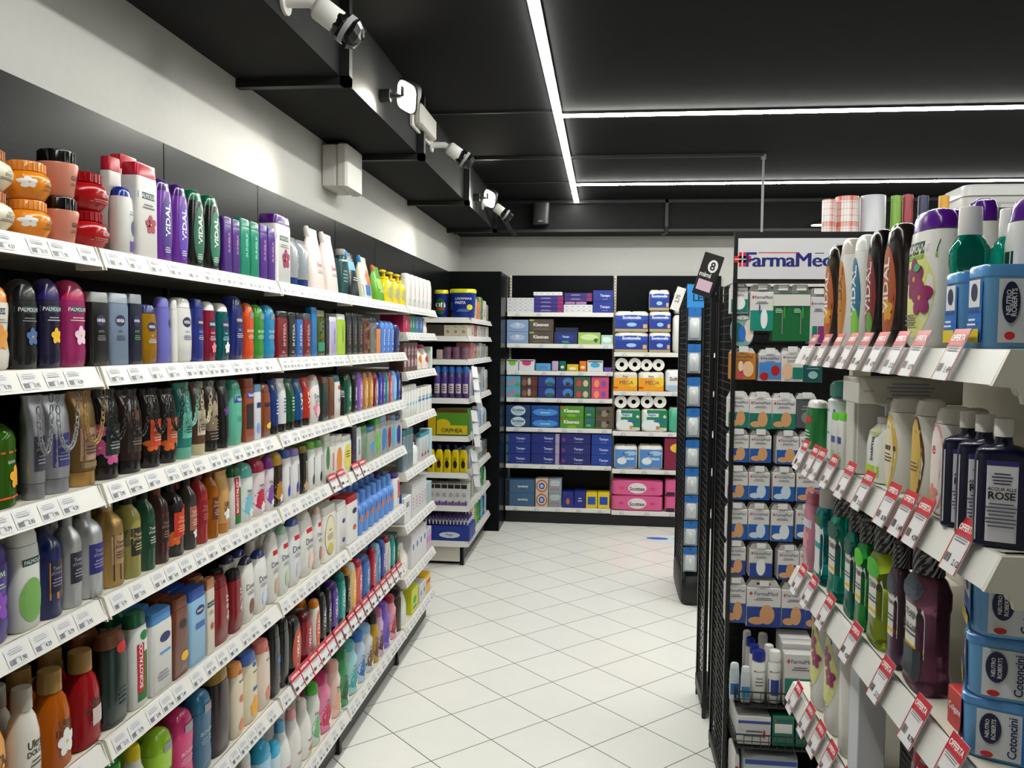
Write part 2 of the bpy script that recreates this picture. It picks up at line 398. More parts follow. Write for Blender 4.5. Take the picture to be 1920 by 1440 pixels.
# ------------------------------------------------------------------ room shell
XL, YB, XR, YF, ZC, ZS = -1.5, 8.47, 4.6, -2.6, 3.16, 2.845
mb = MB(); mb.box(XL-.1, XR+.1, YF-.1, YB+.1, -.1, 0, tile_material()); struct('floor', mb)
mb = MB(); mb.box(XL-.1, XR+.1, YF-.1, YB+.1, ZC, ZC+.1, M_CEIL); struct('ceiling', mb)
for n, b in (('left', (XL-.1, XL, YF, YB)), ('back', (XL-.1, XR+.1, YB, YB+.1)), ('right', (XR, XR+.1, YF, YB)), ('front', (XL-.1, XR+.1, YF-.1, YF))):
    mb = MB(); mb.box(*b, 0, ZC, M_WALL); struct('wall_'+n, mb)
mb = MB(); mb.box(XL, -1.07, YF, 8.13, ZS, ZC, M_SOFF); struct('trim_1', mb)              # boxed-in soffit over the left wall
mb = MB(); mb.box(XL, XR, 8.13, YB, 2.862, ZC, M_SOFF); struct('trim_2', mb)               # bulkhead along the back wall
mb = MB()
for y in (.55, 1.92, 3.29, 4.65, 6.2, 7.75):
    mb.box(-1.5, -1.03, y-.02, y+.02, ZS-.035, ZS, M_BLACK); mb.box(-1.068, -1.03, y-.02, y+.02, ZS-.035, ZC, M_BLACK)
struct('trim_3', mb)
mb = MB()
mb.box(-1.07, -.33, 4.98, 5.0, ZC-.008, ZC, M_BLACK); mb.box(-1.07, 1.09, 6.18, 6.21, ZC-.02, ZC, M_BLACK)
mb.box(-1.07, -.33, 7.16, 7.18, ZC-.008, ZC, M_BLACK); mb.box(XL, XR, 8.1, 8.13, ZC-.03, ZC, M_BLACK)
mb.box(XL, XR, 8.11, 8.13, 2.862, 2.885, M_BLACK); mb.box(.53, .56, 8.1, 8.13, 2.84, ZC, M_BLACK)
mb.tube([(.545, 8.08, 2.9), (.54, 8.06, 2.84), (.5, 8.05, 2.82)], .018, M_BLACK)
mb.tube([(-.98, 7.3, 2.97), (-.96, 7.6, 2.93), (-.93, 7.95, 2.87), (-.9, 8.08, 2.83)], .02, M_BLACK)
struct('trim_4', mb)

# ------------------------------------------------------------------ lamps of the shop
M_LED = mat('fbfcf4', emit=LED_POWER)
def led_strip(p, q, label):
    o = link('led_light_strip', None, None, ((p[0]+q[0])/2, (p[1]+q[1])/2, ZC-.02)); w = .022
    x0, x1, y0, y1 = min(p[0], q[0]), max(p[0], q[0]), min(p[1], q[1]), max(p[1], q[1])
    if x1-x0 > y1-y0: y0 -= w; y1 += w
    else: x0 -= w; x1 += w
    mb = MB(); mb.box(x0-.004, x1+.004, y0-.004, y1+.004, ZC-.013, ZC-.0005, M_BLACK); part('mounting_profile', mb, o)
    mb = MB(); mb.box(x0, x1, y0, y1, ZC-.022, ZC-.0135, M_LED); part('diffuser', mb, o)
    tag(o, label, 'light')
def part(name, mb, root, smooth=True, parent=None):
    l = Vector(root.location); mb.v = [(a-l.x, b-l.y, c-l.z) for a, b, c in mb.v]
    return link(name, mb.mesh(name, smooth), parent or root)
led_strip((-.31, -.1), (-.31, 8.08), 'long white light strip on black ceiling running along the aisle')
led_strip((-.28, 7.22), (4.2, 7.22), 'white cross light strip on black ceiling nearest the back wall')
led_strip((-.28, 5.04), (4.2, 5.04), 'white cross light strip on black ceiling, upper one in the photo')
led_strip((-.28, 2.86), (4.2, 2.86), 'unseen white cross light strip added on black ceiling for room fill')  # added out of view for room fill, continuing the cross strips' spacing

def aim(o, d):
    o.rotation_euler = Vector(d).to_track_quat('-Z', 'Y').to_euler()
def flood(loc, d, label):
    o = link('floodlight', None, None, loc); lx, ly, lz = loc
    mb = MB(); mb.tube([(-1.07, ly, lz), (-1.02, ly, lz)], .03, M_BLACK, 12); mb.tube([(-1.04, ly, lz), (lx-.02, ly, lz)], .014, M_BLACK)
    mb.box(lx-.03, lx-.015, ly-.05, ly+.05, lz-.02, lz+.03, M_BLACK); part('bracket', mb, o)
    R = Vector((0, 0, -1)).rotation_difference(Vector(d)).to_matrix().to_4x4(); T = Matrix.Translation(loc)@R
    mb = MB(); mb.loft([(-.022, .057, .078, 4), (-.015, .06, .082, 4), (.02, .045, .06, 3), (.05, .03, .04, 3)], M_BLACK, 24); mb.xf(T); part('housing', mb, o)
    mb = MB(); mb.loft([(-.028, .05, .07, 4), (-.0225, .052, .072, 4)], mat('fffbe8', emit=60.0), 24); mb.xf(T); part('lens', mb, o)
    ld = bpy.data.lights.new('floodlight_beam', 'SPOT'); ld.energy = FLOOD_POWER; ld.spot_size = 1.4; ld.spot_blend = .9; ld.shadow_soft_size = .05; ld.color = (1, .97, .86)
    l = link('floodlight_beam', ld, o); l.location = Vector(d)*.045; aim(l, d)
    tag(o, label, 'floodlight')
dn = Vector((-.45, -.6, -.5)).normalized()
flood((-.93, 3.87, 2.94), dn, 'lit floodlight on black bracket beside the white emergency lamp')
flood((-.93, 6.63, 2.94), dn, 'lit floodlight on the soffit near the back wall')
flood((-.93, 1.11, 2.94), dn, 'lit floodlight on the soffit beside the nearest shelves')

def cctv(px, py, label):
    """white bullet camera on a wall arm, its head wrapped in black plastic held by grey tape"""
    base = Vector(at(px, py, X=-1.07)); s = .84
    o = link('security_camera', None, None, base); W = mat('dedcd8', .4)
    bx, by, bz = base
    mb = MB(); mb.tube([(bx, by, bz), (bx+.012*s, by, bz)], .05*s, W, 20); mb.tube([(bx+.01*s, by, bz), (bx+.1*s, by+.01*s, bz), (bx+.135*s, by+.02*s, bz-.02*s)], .022*s, W, 12); part('wall_arm', mb, o)
    a = Vector((bx+.12*s, by+.01*s, bz-.01*s)); d = Vector((.78, .25, -.56)).normalized()
    mb = MB(); mb.tube([a+d*t*s for t in (0, .01, .02, .115, .12)], [.025*s, .042*s, .048*s, .048*s, .046*s], W, 20); part('housing', mb, o)
    mb = MB(); mb.tube([a+d*t*s for t in (.1, .13, .15, .18, .205, .215)], [.05*s, .056*s, .052*s, .06*s, .045*s, .015*s], mat('101012', .22), 11)
    n0 = len(mb.v)
    for i in range(0, n0):
        v = Vector(mb.v[i]); mb.v[i] = tuple(v+Vector((random.uniform(-1, 1), random.uniform(-1, 1), random.uniform(-1, 1)))*.006*s)
    w = part('plastic_wrap', mb, o, False); w['label'] = 'crumpled black plastic wrap'
    mb = MB(); mb.tube([a+d*t*s for t in (.14, .16)], [.06*s, .06*s], mat('8d8f92', .5), 16); part('tape_band', mb, o)
    tag(o, label, 'camera')
cctv(533, 4, 'white bullet camera with black-wrapped head, largest and nearest')
cctv(808, 272, 'white bullet camera with black-wrapped head, middle of three on soffit')
cctv(904, 384, 'white bullet camera with black-wrapped head, farthest by the back floodlight')

o = link('emergency_light', None, None, (-1.07, 4.67, 2.97))
mb = MB(); mb.box(-1.07, -1.05, 4.45, 4.9, 2.95, 3.1, mat('d8d6d0', .4), .004); part('base_plate', mb, o)
mb = MB(); mb.box(-1.05, -1.01, 4.48, 4.88, 2.965, 3.085, mat('c4c0ba', .35), .01); part('cover', mb, o)
tag(o, 'small white emergency lamp fixed on the dark soffit side', 'lamp')
o = link('electrical_box', None, None, (-1.5, 4.52, 2.65)); W = mat('cfcdc8', .45)
mb = MB(); mb.box(-1.5, -1.42, 4.285, 4.555, 2.6, 2.825, W, .008); part('box_body', mb, o)
mb = MB(); mb.box(-1.419, -1.36, 4.28, 4.56, 2.592, 2.832, W, .012); part('box_cover', mb, o)
tag(o, 'white electrical box fixed high on the white left wall', 'box')
o = link('speaker', None, None, (-.645, 8.13, 3.02))
mb = MB(); mb.loft([(2.92, .07, .06, 5, -.645, 8.05), (2.925, .08, .07, 5, -.645, 8.05), (3.125, .08, .07, 5, -.645, 8.05), (3.13, .07, .06, 5, -.645, 8.05)], mat('1a1a1c', .4)); mb.box(-.66, -.63, 8.1, 8.13, 2.98, 3.06, M_BLACK); part('speaker_cabinet', mb, o)
mb = MB(); mb.box(-.665, -.625, 7.977, 7.982, 2.945, 2.95, mat('c8c8c8', .3)); part('logo_badge', mb, o)
tag(o, 'small black loudspeaker mounted on the black back bulkhead', 'speaker')
o = link('hanging_rod', None, None, (1.09, 6.2, 3.14))
mb = MB(); mb.tube([(1.09, 6.2, 3.155), (1.09, 6.2, 2.2)], .009, mat('8e8e90', .4), 10); part('rod', mb, o)
mb = MB(); mb.tube([(1.09, 6.2, 3.155), (1.09, 6.2, 3.12)], .018, mat('8e8e90', .4), 10); part('ceiling_bracket', mb, o)
mb = MB(); mb.box(.9, 1.28, 6.19, 6.21, 2.0, 2.2, mat('d0d0d0', .5)); part('sign_board', mb, o)
tag(o, 'thin grey rod hanging from ceiling behind the pharmacy sign', 'rod')
o = link('wall_lamp', None, None, (1.98, 8.13, 2.95))
mb = MB(); mb.box(1.95, 2.0, 8.05, 8.13, 2.93, 2.97, M_BLACK); part('bracket', mb, o)
mb = MB(); mb.loft([(2.9, .1, .06, 3, 1.95, 8.0), (2.93, .07, .04, 3, 1.95, 8.0)], M_BLACK); part('housing', mb, o)
mb = MB(); mb.loft([(2.894, .1, .055, 3, 1.95, 8.0), (2.9, .1, .055, 3, 1.95, 8.0)], mat('fff4dc', emit=6.0)); part('lens', mb, o)
tag(o, 'small lit lamp on the bulkhead above the pharmacy sign', 'lamp')

# ------------------------------------------------------------------ price tags
PRICES = ['1,49', '4,29', '2,12', '0,79', '3,95', '1,90']
def tag_mesh(k, w=.052, h=.034):
    mb = MB(); mb.keep = 1
    flat(mb, 0, [(*sq(0, 0, w, h), M_PAPER)], 0, .0004)
    flat(mb, 0, shapes('lb8b8bc,0,.28,.8,.34,3;lc2c2c6,.0,-.1,.5,.1,1', w, h), 0, .0008)
    r = random.Random(k); x = -w*.4
    bars = []
    while x < -w*.1:
        b = r.uniform(.0005, .0013); bars.append((*sq(x, -h*.27, b, h*.3, 1), mat('6a6a70', .5))); x += b+r.uniform(.0004, .001)
    for b in bars: flat(mb, 0, [b], 0, .0008)
    flat(mb, 0, shapes('t%s,666,.28,-.27,.34,.26' % PRICES[k].replace(',', '.'), w, h), 0, .0008)
    return mb.mesh('price_tag', False)
TAGS = [tag_mesh(k) for k in range(6)]
def offer_mesh(k, w=.05, h=.074):
    mb = MB(); mb.keep = 1; R = mat('c3182c', .35)
    mb.box(-w/2, w/2, -.0012, 0, -h/2, h/2, mat('^e3e2e4'[1:], .4))
    flat(mb, -.0012, [(*sq(0, h*.5-.013, w, .026), R), (*sq(w/2-.001, 0, .002, h), R), (*sq(-w/2+.001, 0, .002, h), R)], 0, .0003)
    vs, fs, tw = text2d('OFFERTA', .03); sz = min(w*.86/tw, .017)
    flat(mb, -.0012, [([(x*sz, y*sz*1.15+h*.5-.013) for x, y in vs], fs, mat('fdf6f2', .4))], 0, .0008)
    flat(mb, -.0012, shapes('l8a8a8e,0,.12,.8,.14,3', w, h), 0, .0006)
    r = random.Random(k+9); x = -w*.4
    while x < -w*.1:
        b = r.uniform(.0006, .0014); flat(mb, -.0012, [(*sq(x, -h*.26, b, h*.16, 1), M_BLACK)], 0, .0006); x += b+r.uniform(.0004, .001)
    p = PRICES[k].replace(',', '.'); flat(mb, -.0012, shapes('t%s,222,.28,-.3,.36,.13' % p, w, h), 0, .0006)
    return mb.mesh('offer_tag', False)
OFFERS = [offer_mesh(k) for k in range(4)]

# ------------------------------------------------------------------ shelving
RH = .042   # price rail height
TILT = .42
def rail_prism(mb, ax, xf, sgn, zl, a0, a1, c=None):
    """price rail whose lower front edge is at xf; sgn = direction it faces; runs along axis ax"""
    t = RH*math.tan(TILT)
    p = [(xf, zl), (xf-sgn*t, zl+RH), (xf-sgn*(t+.01), zl+RH), (xf-sgn*(t+.01), zl+.012), (xf-sgn*.012, zl)]
    if ax == 1: poly = p; mb.prism(poly, 1, a0, a1, c or M_RAIL)
    else: mb.prism(p, 0, a0, a1, c or M_RAIL)
SHELF_OF = {}
def put_tag(shelf, root, me, x, y, z, rz, tilt=TILT, name='price_tag'):
    o = link(name, me, shelf); o.location = (x-root.location.x, y-root.location.y, z-root.location.z)
    o.rotation_euler = (-tilt, 0, rz); return o
def side_unit(sgn, xfront, xback, y0, y1, levels, zpanel, label, base_x, tags=True, offers={}, zrange=None, no_end=False):
    """wall or gondola bay whose shelves run along Y and face sgn*X. levels = lower edges of the price rails"""
    r = link('shelving_unit', None, None, ((xfront+xback)/2, (y0+y1)/2, 0)); r.empty_display_size = .1
    lo, hi = min(xback, xback-sgn*.015), max(xback, xback-sgn*.015)
    if zpanel:
        mb = MB(); mb.box(lo, hi, y0+.003, y1-.003, .05, zpanel, M_PANEL); part('back_panel', mb, r, False)
        mb = MB(); mb.box(min(xback, xback+sgn*.008), max(xback, xback+sgn*.008), y0, y0+.016, .05, zpanel-.35, M_BLACK); part('upright', mb, r, False)
    mb = MB(); a, b = sorted((xback+sgn*.01, base_x)); mb.box(a, b, y0, y1, .02, levels[-1]+.005, M_BLACK); part('plinth', mb, r, False)
    for y in (y0+.02,):
        mb = MB(); a, b = sorted((base_x-sgn*.02, base_x+sgn*.012)); mb.box(a, b, y-.015, y+.015, 0, levels[-1]+.01, M_BLACK); part('foot', mb, r, False)
    t = RH*math.tan(TILT)
    for i, zl in enumerate(levels):
        mb = MB(); a, b = sorted((xback+sgn*.002, xfront-sgn*(t+.008)))
        mb.box(a, b, y0+.002, y1-.002, zl+.016, zl+RH, M_SHELF)
        rail_prism(mb, 1, xfront, sgn, zl, y0+.004, y1-.004)
        for y in (y0+.005, y1-.009):
            q = [(xfront+sgn*.0015, zl-.006), (xfront-sgn*(t-.003), zl+RH), (xfront-sgn*.06, zl+RH), (xfront-sgn*.06, zl-.008)]
            mb.prism(q, 1, y, y+.004, M_SHELF)
        sh = part('shelf', mb, r, False); SHELF_OF[(label, i)] = (sh, r)
        if tags:
            y = y0+.05; k = i*5; rr = random.Random(i*31+int(y0*10))
            while y < y1-.035:
                if not any(p-.03 < y < q+.03 for p, q in offers.get(i, [])):
                    put_tag(sh, r, TAGS[k % 6], xfront-sgn*t*.5+sgn*.0006, y, zl+RH*.5, sgn*PI/2)
                y += rr.choice((.062, .07, .078, .09)); k += rr.choice((1, 2))
            for p, q in offers.get(i, []):
                n = max(1, round((q-p)/.1))
                for j in range(n):
                    put_tag(sh, r, OFFERS[(j+i) % 4], xfront-sgn*(t*.5+.006)+sgn*.003, p+(j+.5)*(q-p)/n, zl+RH*.5+.017, sgn*PI/2, name='offer_tag').scale = (1.85, 1, 1)
    tag(r, label, 'shelf unit'); return r
XF = -1.07
LV = [1.95, 1.695, 1.438, 1.188, .866, .537, .165]
BAYS = [(.69, 1.688), (1.688, 2.675), (2.675, 3.432), (3.432, 4.445)]
def yy(x, y, X=XF): return float(at(x, y, X=X)[1])
OFF = {}
for i, (xa, ya, xb, yb) in ((3, (622, 905, 657, 888)), (3, (667, 880, 695, 868)), (5, (553, 1310, 635, 1225)), (5, (635, 1225, 760, 1068))):
    a, b = yy(xa, ya), yy(xb, yb)
    for k, (p, q) in enumerate(BAYS):
        lo, hi = max(a, p), min(b, q)
        if hi-lo > .05: OFF.setdefault(k, {}).setdefault(i, []).append((lo+.01, hi-.01))
BN = ['white shelving bay on the left wall nearest the camera', 'white shelving bay on the left wall, second from camera', 'narrower white shelving bay on the left wall, third from camera', 'white shelving bay on the left wall, fourth from camera']
for k, (p, q) in enumerate(BAYS): side_unit(1, XF, -1.48, p, q, LV, 2.45, BN[k], -1.135, offers=OFF.get(k, {}))
LV4 = [float(at(822, y, X=XF)[2]) for y in (592, 638, 702, 777, 862, 947, 1031)]+[.165]
LV4[0] = LV[0]
side_unit(1, XF, -1.48, 4.447, 5.236, LV4, 2.45, 'short shelving bay with staggered shelves before the wall gap', -1.135)
# black wall panels of the gap and behind the second unit
for a, b, n in ((5.24, 6.30, 'black metal wall panel between the two left shelving runs'), (6.305, 7.79, 'black metal wall panel behind the household shelves')):
    o = link('wall_panel', None, None, (-1.49, (a+b)/2, 0)); mb = MB(); mb.box(-1.495, -1.48, a, b, .03, 2.45, M_PANEL); part('panel_sheet', mb, o, False); tag(o, n, 'panel')

# household unit: shelves that wrap the corner, facing the camera and the aisle
Y2, Y3 = 6.5, 7.785
r2 = link('shelving_unit', None, None, (-1.28, 7.1, 0))
LH = [float(at(850, y, Y=Y2)[2]) for y in (605, 640, 684, 757, 828, 897, 959)]+[.16]
mb = MB(); mb.box(-1.478, -1.13, Y2+.08, Y3, .02, .165, M_BLACK); mb.box(-1.46, -1.13, Y2+.05, Y2+.08, .03, .165, M_SHELF); part('plinth', mb, r2, False)
mb = MB(); mb.box(-1.145, -1.115, Y2+.05, Y2+.08, 0, .165, M_BLACK); part('foot', mb, r2, False)
mb = MB(); mb.box(-1.478, -1.47, Y2+.25, Y3, .17, 2.1, M_PANEL); part('back_panel', mb, r2, False)
t = RH*math.tan(TILT)
for i, zl in enumerate(LH):
    mb = MB(); mb.box(-1.47, XF-t-.008, Y2+t+.008, Y3, zl+.016, zl+RH, M_SHELF)
    rail_prism(mb, 1, XF, 1, zl, Y2+.012, Y3)
    p = [(Y2, zl), (Y2+t, zl+RH), (Y2+t+.01, zl+RH), (Y2+t+.01, zl+.012), (Y2+.012, zl)]
    mb.prism(p, 0, -1.475, XF-.014, M_RAIL)
    sh = part('shelf', mb, r2, False)
    y = Y2+.1; k = i
    while y < Y3-.04: put_tag(sh, r2, TAGS[k % 6], XF-t*.5+.0006, y, zl+RH*.5, PI/2); y += .085; k += 1
tag(r2, 'white corner shelving unit of household goods before the black panel', 'shelf unit')
o = link('end_panel', None, None, (-1.24, 7.8, 0)); mb = MB(); mb.box(-1.496, -.99, 7.792, 7.83, 0, 2.455, M_PANEL, .003); mb.box(-1.01, -.99, 7.83, YB-.02, 0, 2.455, M_PANEL, .003); part('panel_sheet', mb, o, False)
tag(o, 'tall black end panel closing the left shelving run', 'panel')

# back wall shelving
def back_unit(x0, x1, levels, label, tagx=()):
    r = link('shelving_unit', None, None, ((x0+x1)/2, 8.3, 0))
    mb = MB(); mb.box(x0+.012, x1-.012, 8.435, 8.45, .05, 2.468, M_PANEL); part('back_panel', mb, r, False)
    mb = MB(); mb.box(x0, x0+.02, 8.425, 8.45, .05, 2.468, M_SHELF)
    z = 2.44
    while z > 1.5: mb.box(x0+.006, x0+.014, 8.4235, 8.426, z-.012, z, M_BLACK); z -= .03
    part('upright', mb, r, False)
    mb = MB(); mb.box(x0, x1, 8.24, 8.43, 0, levels[-1]+.01, M_BLACK); part('plinth', mb, r, False)
    for i, zl in enumerate(levels):
        mb = MB(); mb.box(x0+.003, x1-.003, 8.2, 8.435, zl+.012, zl+RH, M_SHELF); mb.box(x0+.003, x1-.003, 8.19, 8.2, zl, zl+RH, M_RAIL, .003)
        sh = part('shelf', mb, r, False)
        for k in range(5 if i else 2): put_tag(sh, r, TAGS[(i+k) % 6], x0+(x1-x0)*(k+.5)/5+.03*((i*k) % 3), 8.1892, zl+RH*.5, 0, 0)
    tag(r, label, 'shelf unit')
Q = 8.19
def bz(y, x=1050): return float(at(x, y, Y=Q)[2])
LB1 = [bz(594), bz(653), bz(704), bz(755), bz(811), bz(880), bz(960)]
LB2 = [bz(669, 1200), bz(742, 1200), bz(818, 1200), bz(889, 1200), bz(967, 1200)]
back_unit(-.982, .065, LB1, 'white-shelved black back unit filled with tissues')
back_unit(.067, 1.12, LB2, 'white-shelved black back unit filled with toilet paper')
tag(link('floor_sticker', MB().loft([(0, .27, .17, 2, 0, 0), (.0012, .27, .17, 2, 0, 0)], mat('dfe6f0', .4), 40).loft([(.0012, .1, .05, 2, -.17, .02), (.0016, .1, .05, 2, -.17, .02)], mat('4668b8', .4)).loft([(.0012, .13, .045, 2, .1, .03), (.0016, .13, .045, 2, .1, .03)], mat('6f9fd8', .4)).mesh('floor_sticker'), None, tuple(at(1268, 1012, Z=.0005))), 'round white and blue sticker on floor tiles by the back shelves', 'sticker')

# ------------------------------------------------------------------ goods on the left wall
# one entry per product: right edge px | top px | kind | body | cap | deco | description [| copies]
PH = 'shelf'
GROUPS = {}
def zmax(zl, X0):
    L = [z for z in (LV4 if zl in LV4 and zl not in LV else LV) if z > zl+.01]
    return min(L)-.010 if L else 9
def row(tops, zl, X0, xstart, ystart, entries, place, back=True, sgn=1, dmax=.13, shelfX=-1.48):
    """a row of goods on a left shelf facing the aisle, placed bay by bay from the camera outwards"""
    ztop = zl+RH+.0006; Xp = X0-.03
    ya = float(at(xstart, ystart, X=Xp)[1])
    if place.startswith('left staggered') and zl in LV4[1:7]: ya = max(ya, 4.456)
    for line in entries.strip().split('\n'):
        q = [c.strip() for c in line.split('|')]
        xr, yt, kind, body, cap, deco, desc = q[:7]; n = int(q[7]) if len(q) > 7 else 1
        lay = int(q[8]) if len(q) > 8 else 1
        p = at(float(xr), float(yt), X=Xp); yb = min(float(p[1]), 4.436 if zl in LV[1:6] else 5.228); H = min(max(.03, float(p[2])-ztop), zmax(zl, X0)-ztop)/lay
        w = (yb-ya)/n; W = min(w*.97, .16)
        dr = 1 if kind in ('box', 'soft_pack') else K[kind][2]
        D = min(W*dr, dmax) if kind != 'box' else min(.13, max(.05, W))
        for j in range(n):
            yc = ya+w*(j+.5)
            for k in range(lay):
                x = X0-.031-D/2
                product(kind, W, D, H, body, cap, deco, (x, yc, ztop+k*(H+.0008)), PI/2, desc, place, 'goods on the '+place)
            if back and X0-.03-2*D-.012 > shelfX+.01:
                product(kind, W, D, H, body, cap, deco, (X0-.031-1.5*D-.008, yc, ztop), PI/2, desc+' behind', place, 'goods on the '+place, back=True)
        ya = yb
def V(c): return 'e%s,0,.42,.66,.74;vVIDAL,fff,0,.5,.4,.42;l%s,0,.14,.34,.08,3' % (c, 'eee')
def Pm(c, f, c2='fff'): return 'r155,0,.66,.9,.07;tPALMOLIVE,%s,0,.66,.8,.045;l%s,0,.55,.6,.06,2;f%s,.1,.36,.3' % (c2, c, f)
def NV(c, t='CREME'): return 'e115,.0,.62,.5,.16;tNIVEA,fff,0,.62,.42,.05;t%s,%s,0,.47,.5,.03;l%s,0,.38,.5,.08,3' % (t, c, c)
def TO(c, f='fff'): return 'r%s,0,.44,.62,.34;tTesori,%s,0,.53,.46,.04;td\'Oriente,%s,0,.48,.5,.035;l%s,0,.38,.44,.1,3' % (c, f, f, f)
def DV(c, r=1): return ('rc13,.05,.72,.5,.07;' if r else '')+'TDove,246,0,.56,.62,.1;l888,0,.46,.55,.07,3;e%s,.05,.24,.4,.24' % c
def MZ(c): return 'e%s,0,.28,.9,.34;tMalizia,333,.05,.52,.76,.06;l666,0,.46,.5,.03,2;f%s,.1,.14,.22' % (c, 'fff')
def BI(c): return 'r999,.1,.78,.44,.1;tBIONSEN,%s,0,.5,.8,.05;l%s,0,.4,.6,.08,3' % (c, c)
def DM(c): return 'vDermomed,222,.05,.46,.4,.26;e%s,.0,.2,.3,.22' % c
def INT(c): return 'vINTESA,%s,.1,.5,.5,.3;l%s,0,.12,.3,.06,2' % (c, c)
P1, P2, P3, P4, P5, P6, P7 = ['left wall, %s shelf' % n for n in ('top', 'second', 'third', 'fourth', 'fifth', 'sixth', 'bottom')]
UD = 't%s,432,.1,%s,.6,.08;tDOLCE,432,.1,%s,.62,.08;l654,.1,%s,.5,.08,2'
UDJ = UD % ('Ultra', '.48', '.38', '.27')
UDB = UD % ('Ultra', '.46', '.38', '.28')
row(0, LV[0], XF, -40, 296, f'''
58|293|jar|fdf3dc|c77f48|e8c5733,-.3,.4,.2,.1;{UDJ}|cream hair mask jar with copper lid|1|2
117|315|jar|f39a1e|f0a04a|f{'fff'},-.35,.42,.16;{UDJ}|orange hair mask jar with amber lid|1|2
165|293|jar2|d99480|151515|tGLISS,333,.1,.42,.5,.1;l555,.1,.28,.4,.08,2|peach hair mask jar with black lid|1|2
225|336|jar|b9101c|a50d18|tELVIVE,ddd,.1,.42,.6,.1;lda9,.0,.26,.6,.1,2|red hair mask jar with ribbed red lid|1|2
'''.replace("f'fff'", 'fffff'), P1, back=False)
row(0, LV[0], XF, 226, 310, f'''
258|356|oval|dcdcd8|1f3c9c|e2a3a7a,.3,.4,.4,.24;r6a3a9a,.3,.12,.5,.16;l889,.2,.62,.4,.08,2|clear whitish bottle with blue cap beside the red jars
298|317|square|f4f1ee|c92440|{Pm('777','b46')}|white square shampoo bottle with red cap and flowers
331|342|oval|7b3ba8|4b2278|{V('4a2390')}|purple oval shampoo bottle with purple panel
360|352|oval|7b3ba8|4b2278|{V('6a3ab8')}|purple oval shampoo bottle with lilac panel
391|362|oval|16191a|0e6b4a|{V('0b6f52')}|black oval shampoo bottle with green cap
420|372|oval|16191a|0e6b4a|{V('0e8060')}|black oval shampoo bottle with green cap, slimmer panel
452|415|square|5b3090|53298a|vSUNSILK,c9b,.1,.55,.5,.22;E,0,0,0,0|flat purple conditioner bottle|2
488|420|square|0f9a7c|0d8f74|vSUNSILK,9ed,.1,.55,.5,.22|flat teal conditioner bottle|2
518|430|square|5b2a96|5b2a96|vSUNSILK,c9b,.1,.55,.5,.22|flat violet conditioner bottle near the white one|2
548|411|square|f0efee|5a1f86|{Pm('777','a26')}|tall white bottle with purple cap and orchid print
587|455|tube|a3a8ad|1d3c7c|vFELCE,fff,.2,.5,.3,.3|grey standing tube with blue foot|2
640|445|pouch|f3e3df|f6f2ee|tDove,a46,.1,.42,.5,.08;l999,.1,.3,.4,.06,2|pale pink refill pouch with white corner spout|2
656|470|rose|0f4c50|9a9ea0|l7aa,0,.4,.6,.3,4|dark teal bottle with grey cap
680|478|pouch|1c2c36|3fa2dc|r4ad,.1,.7,.8,.2;lccc,.1,.4,.5,.1,2|black and blue crumpled refill pouch
705|487|pouch|e9ead8|4aa3dc|r37c,0,.2,.8,.25;fe63,.1,.5,.3|cream and blue crumpled refill pouch
728|504|pouch|6fb52e|f28a6a|r9d4,0,.5,.8,.3;lfff,.1,.3,.5,.1,2|bright green crumpled refill pouch
766|517|pump|f5dc12|f7df1a|ebb8,0,.3,.8,.4|yellow liquid soap bottle with yellow pump|3
812|527|soft|f3f1ef|f3f1ef|E,0,0,0,0;vdermo,c44,.1,.5,.3,.3;l999,0,.2,.4,.1,3|white slim soap bottle|6
'''.replace(';E,0,0,0,0', '').replace('E,0,0,0,0;', ''), P1, back=False)
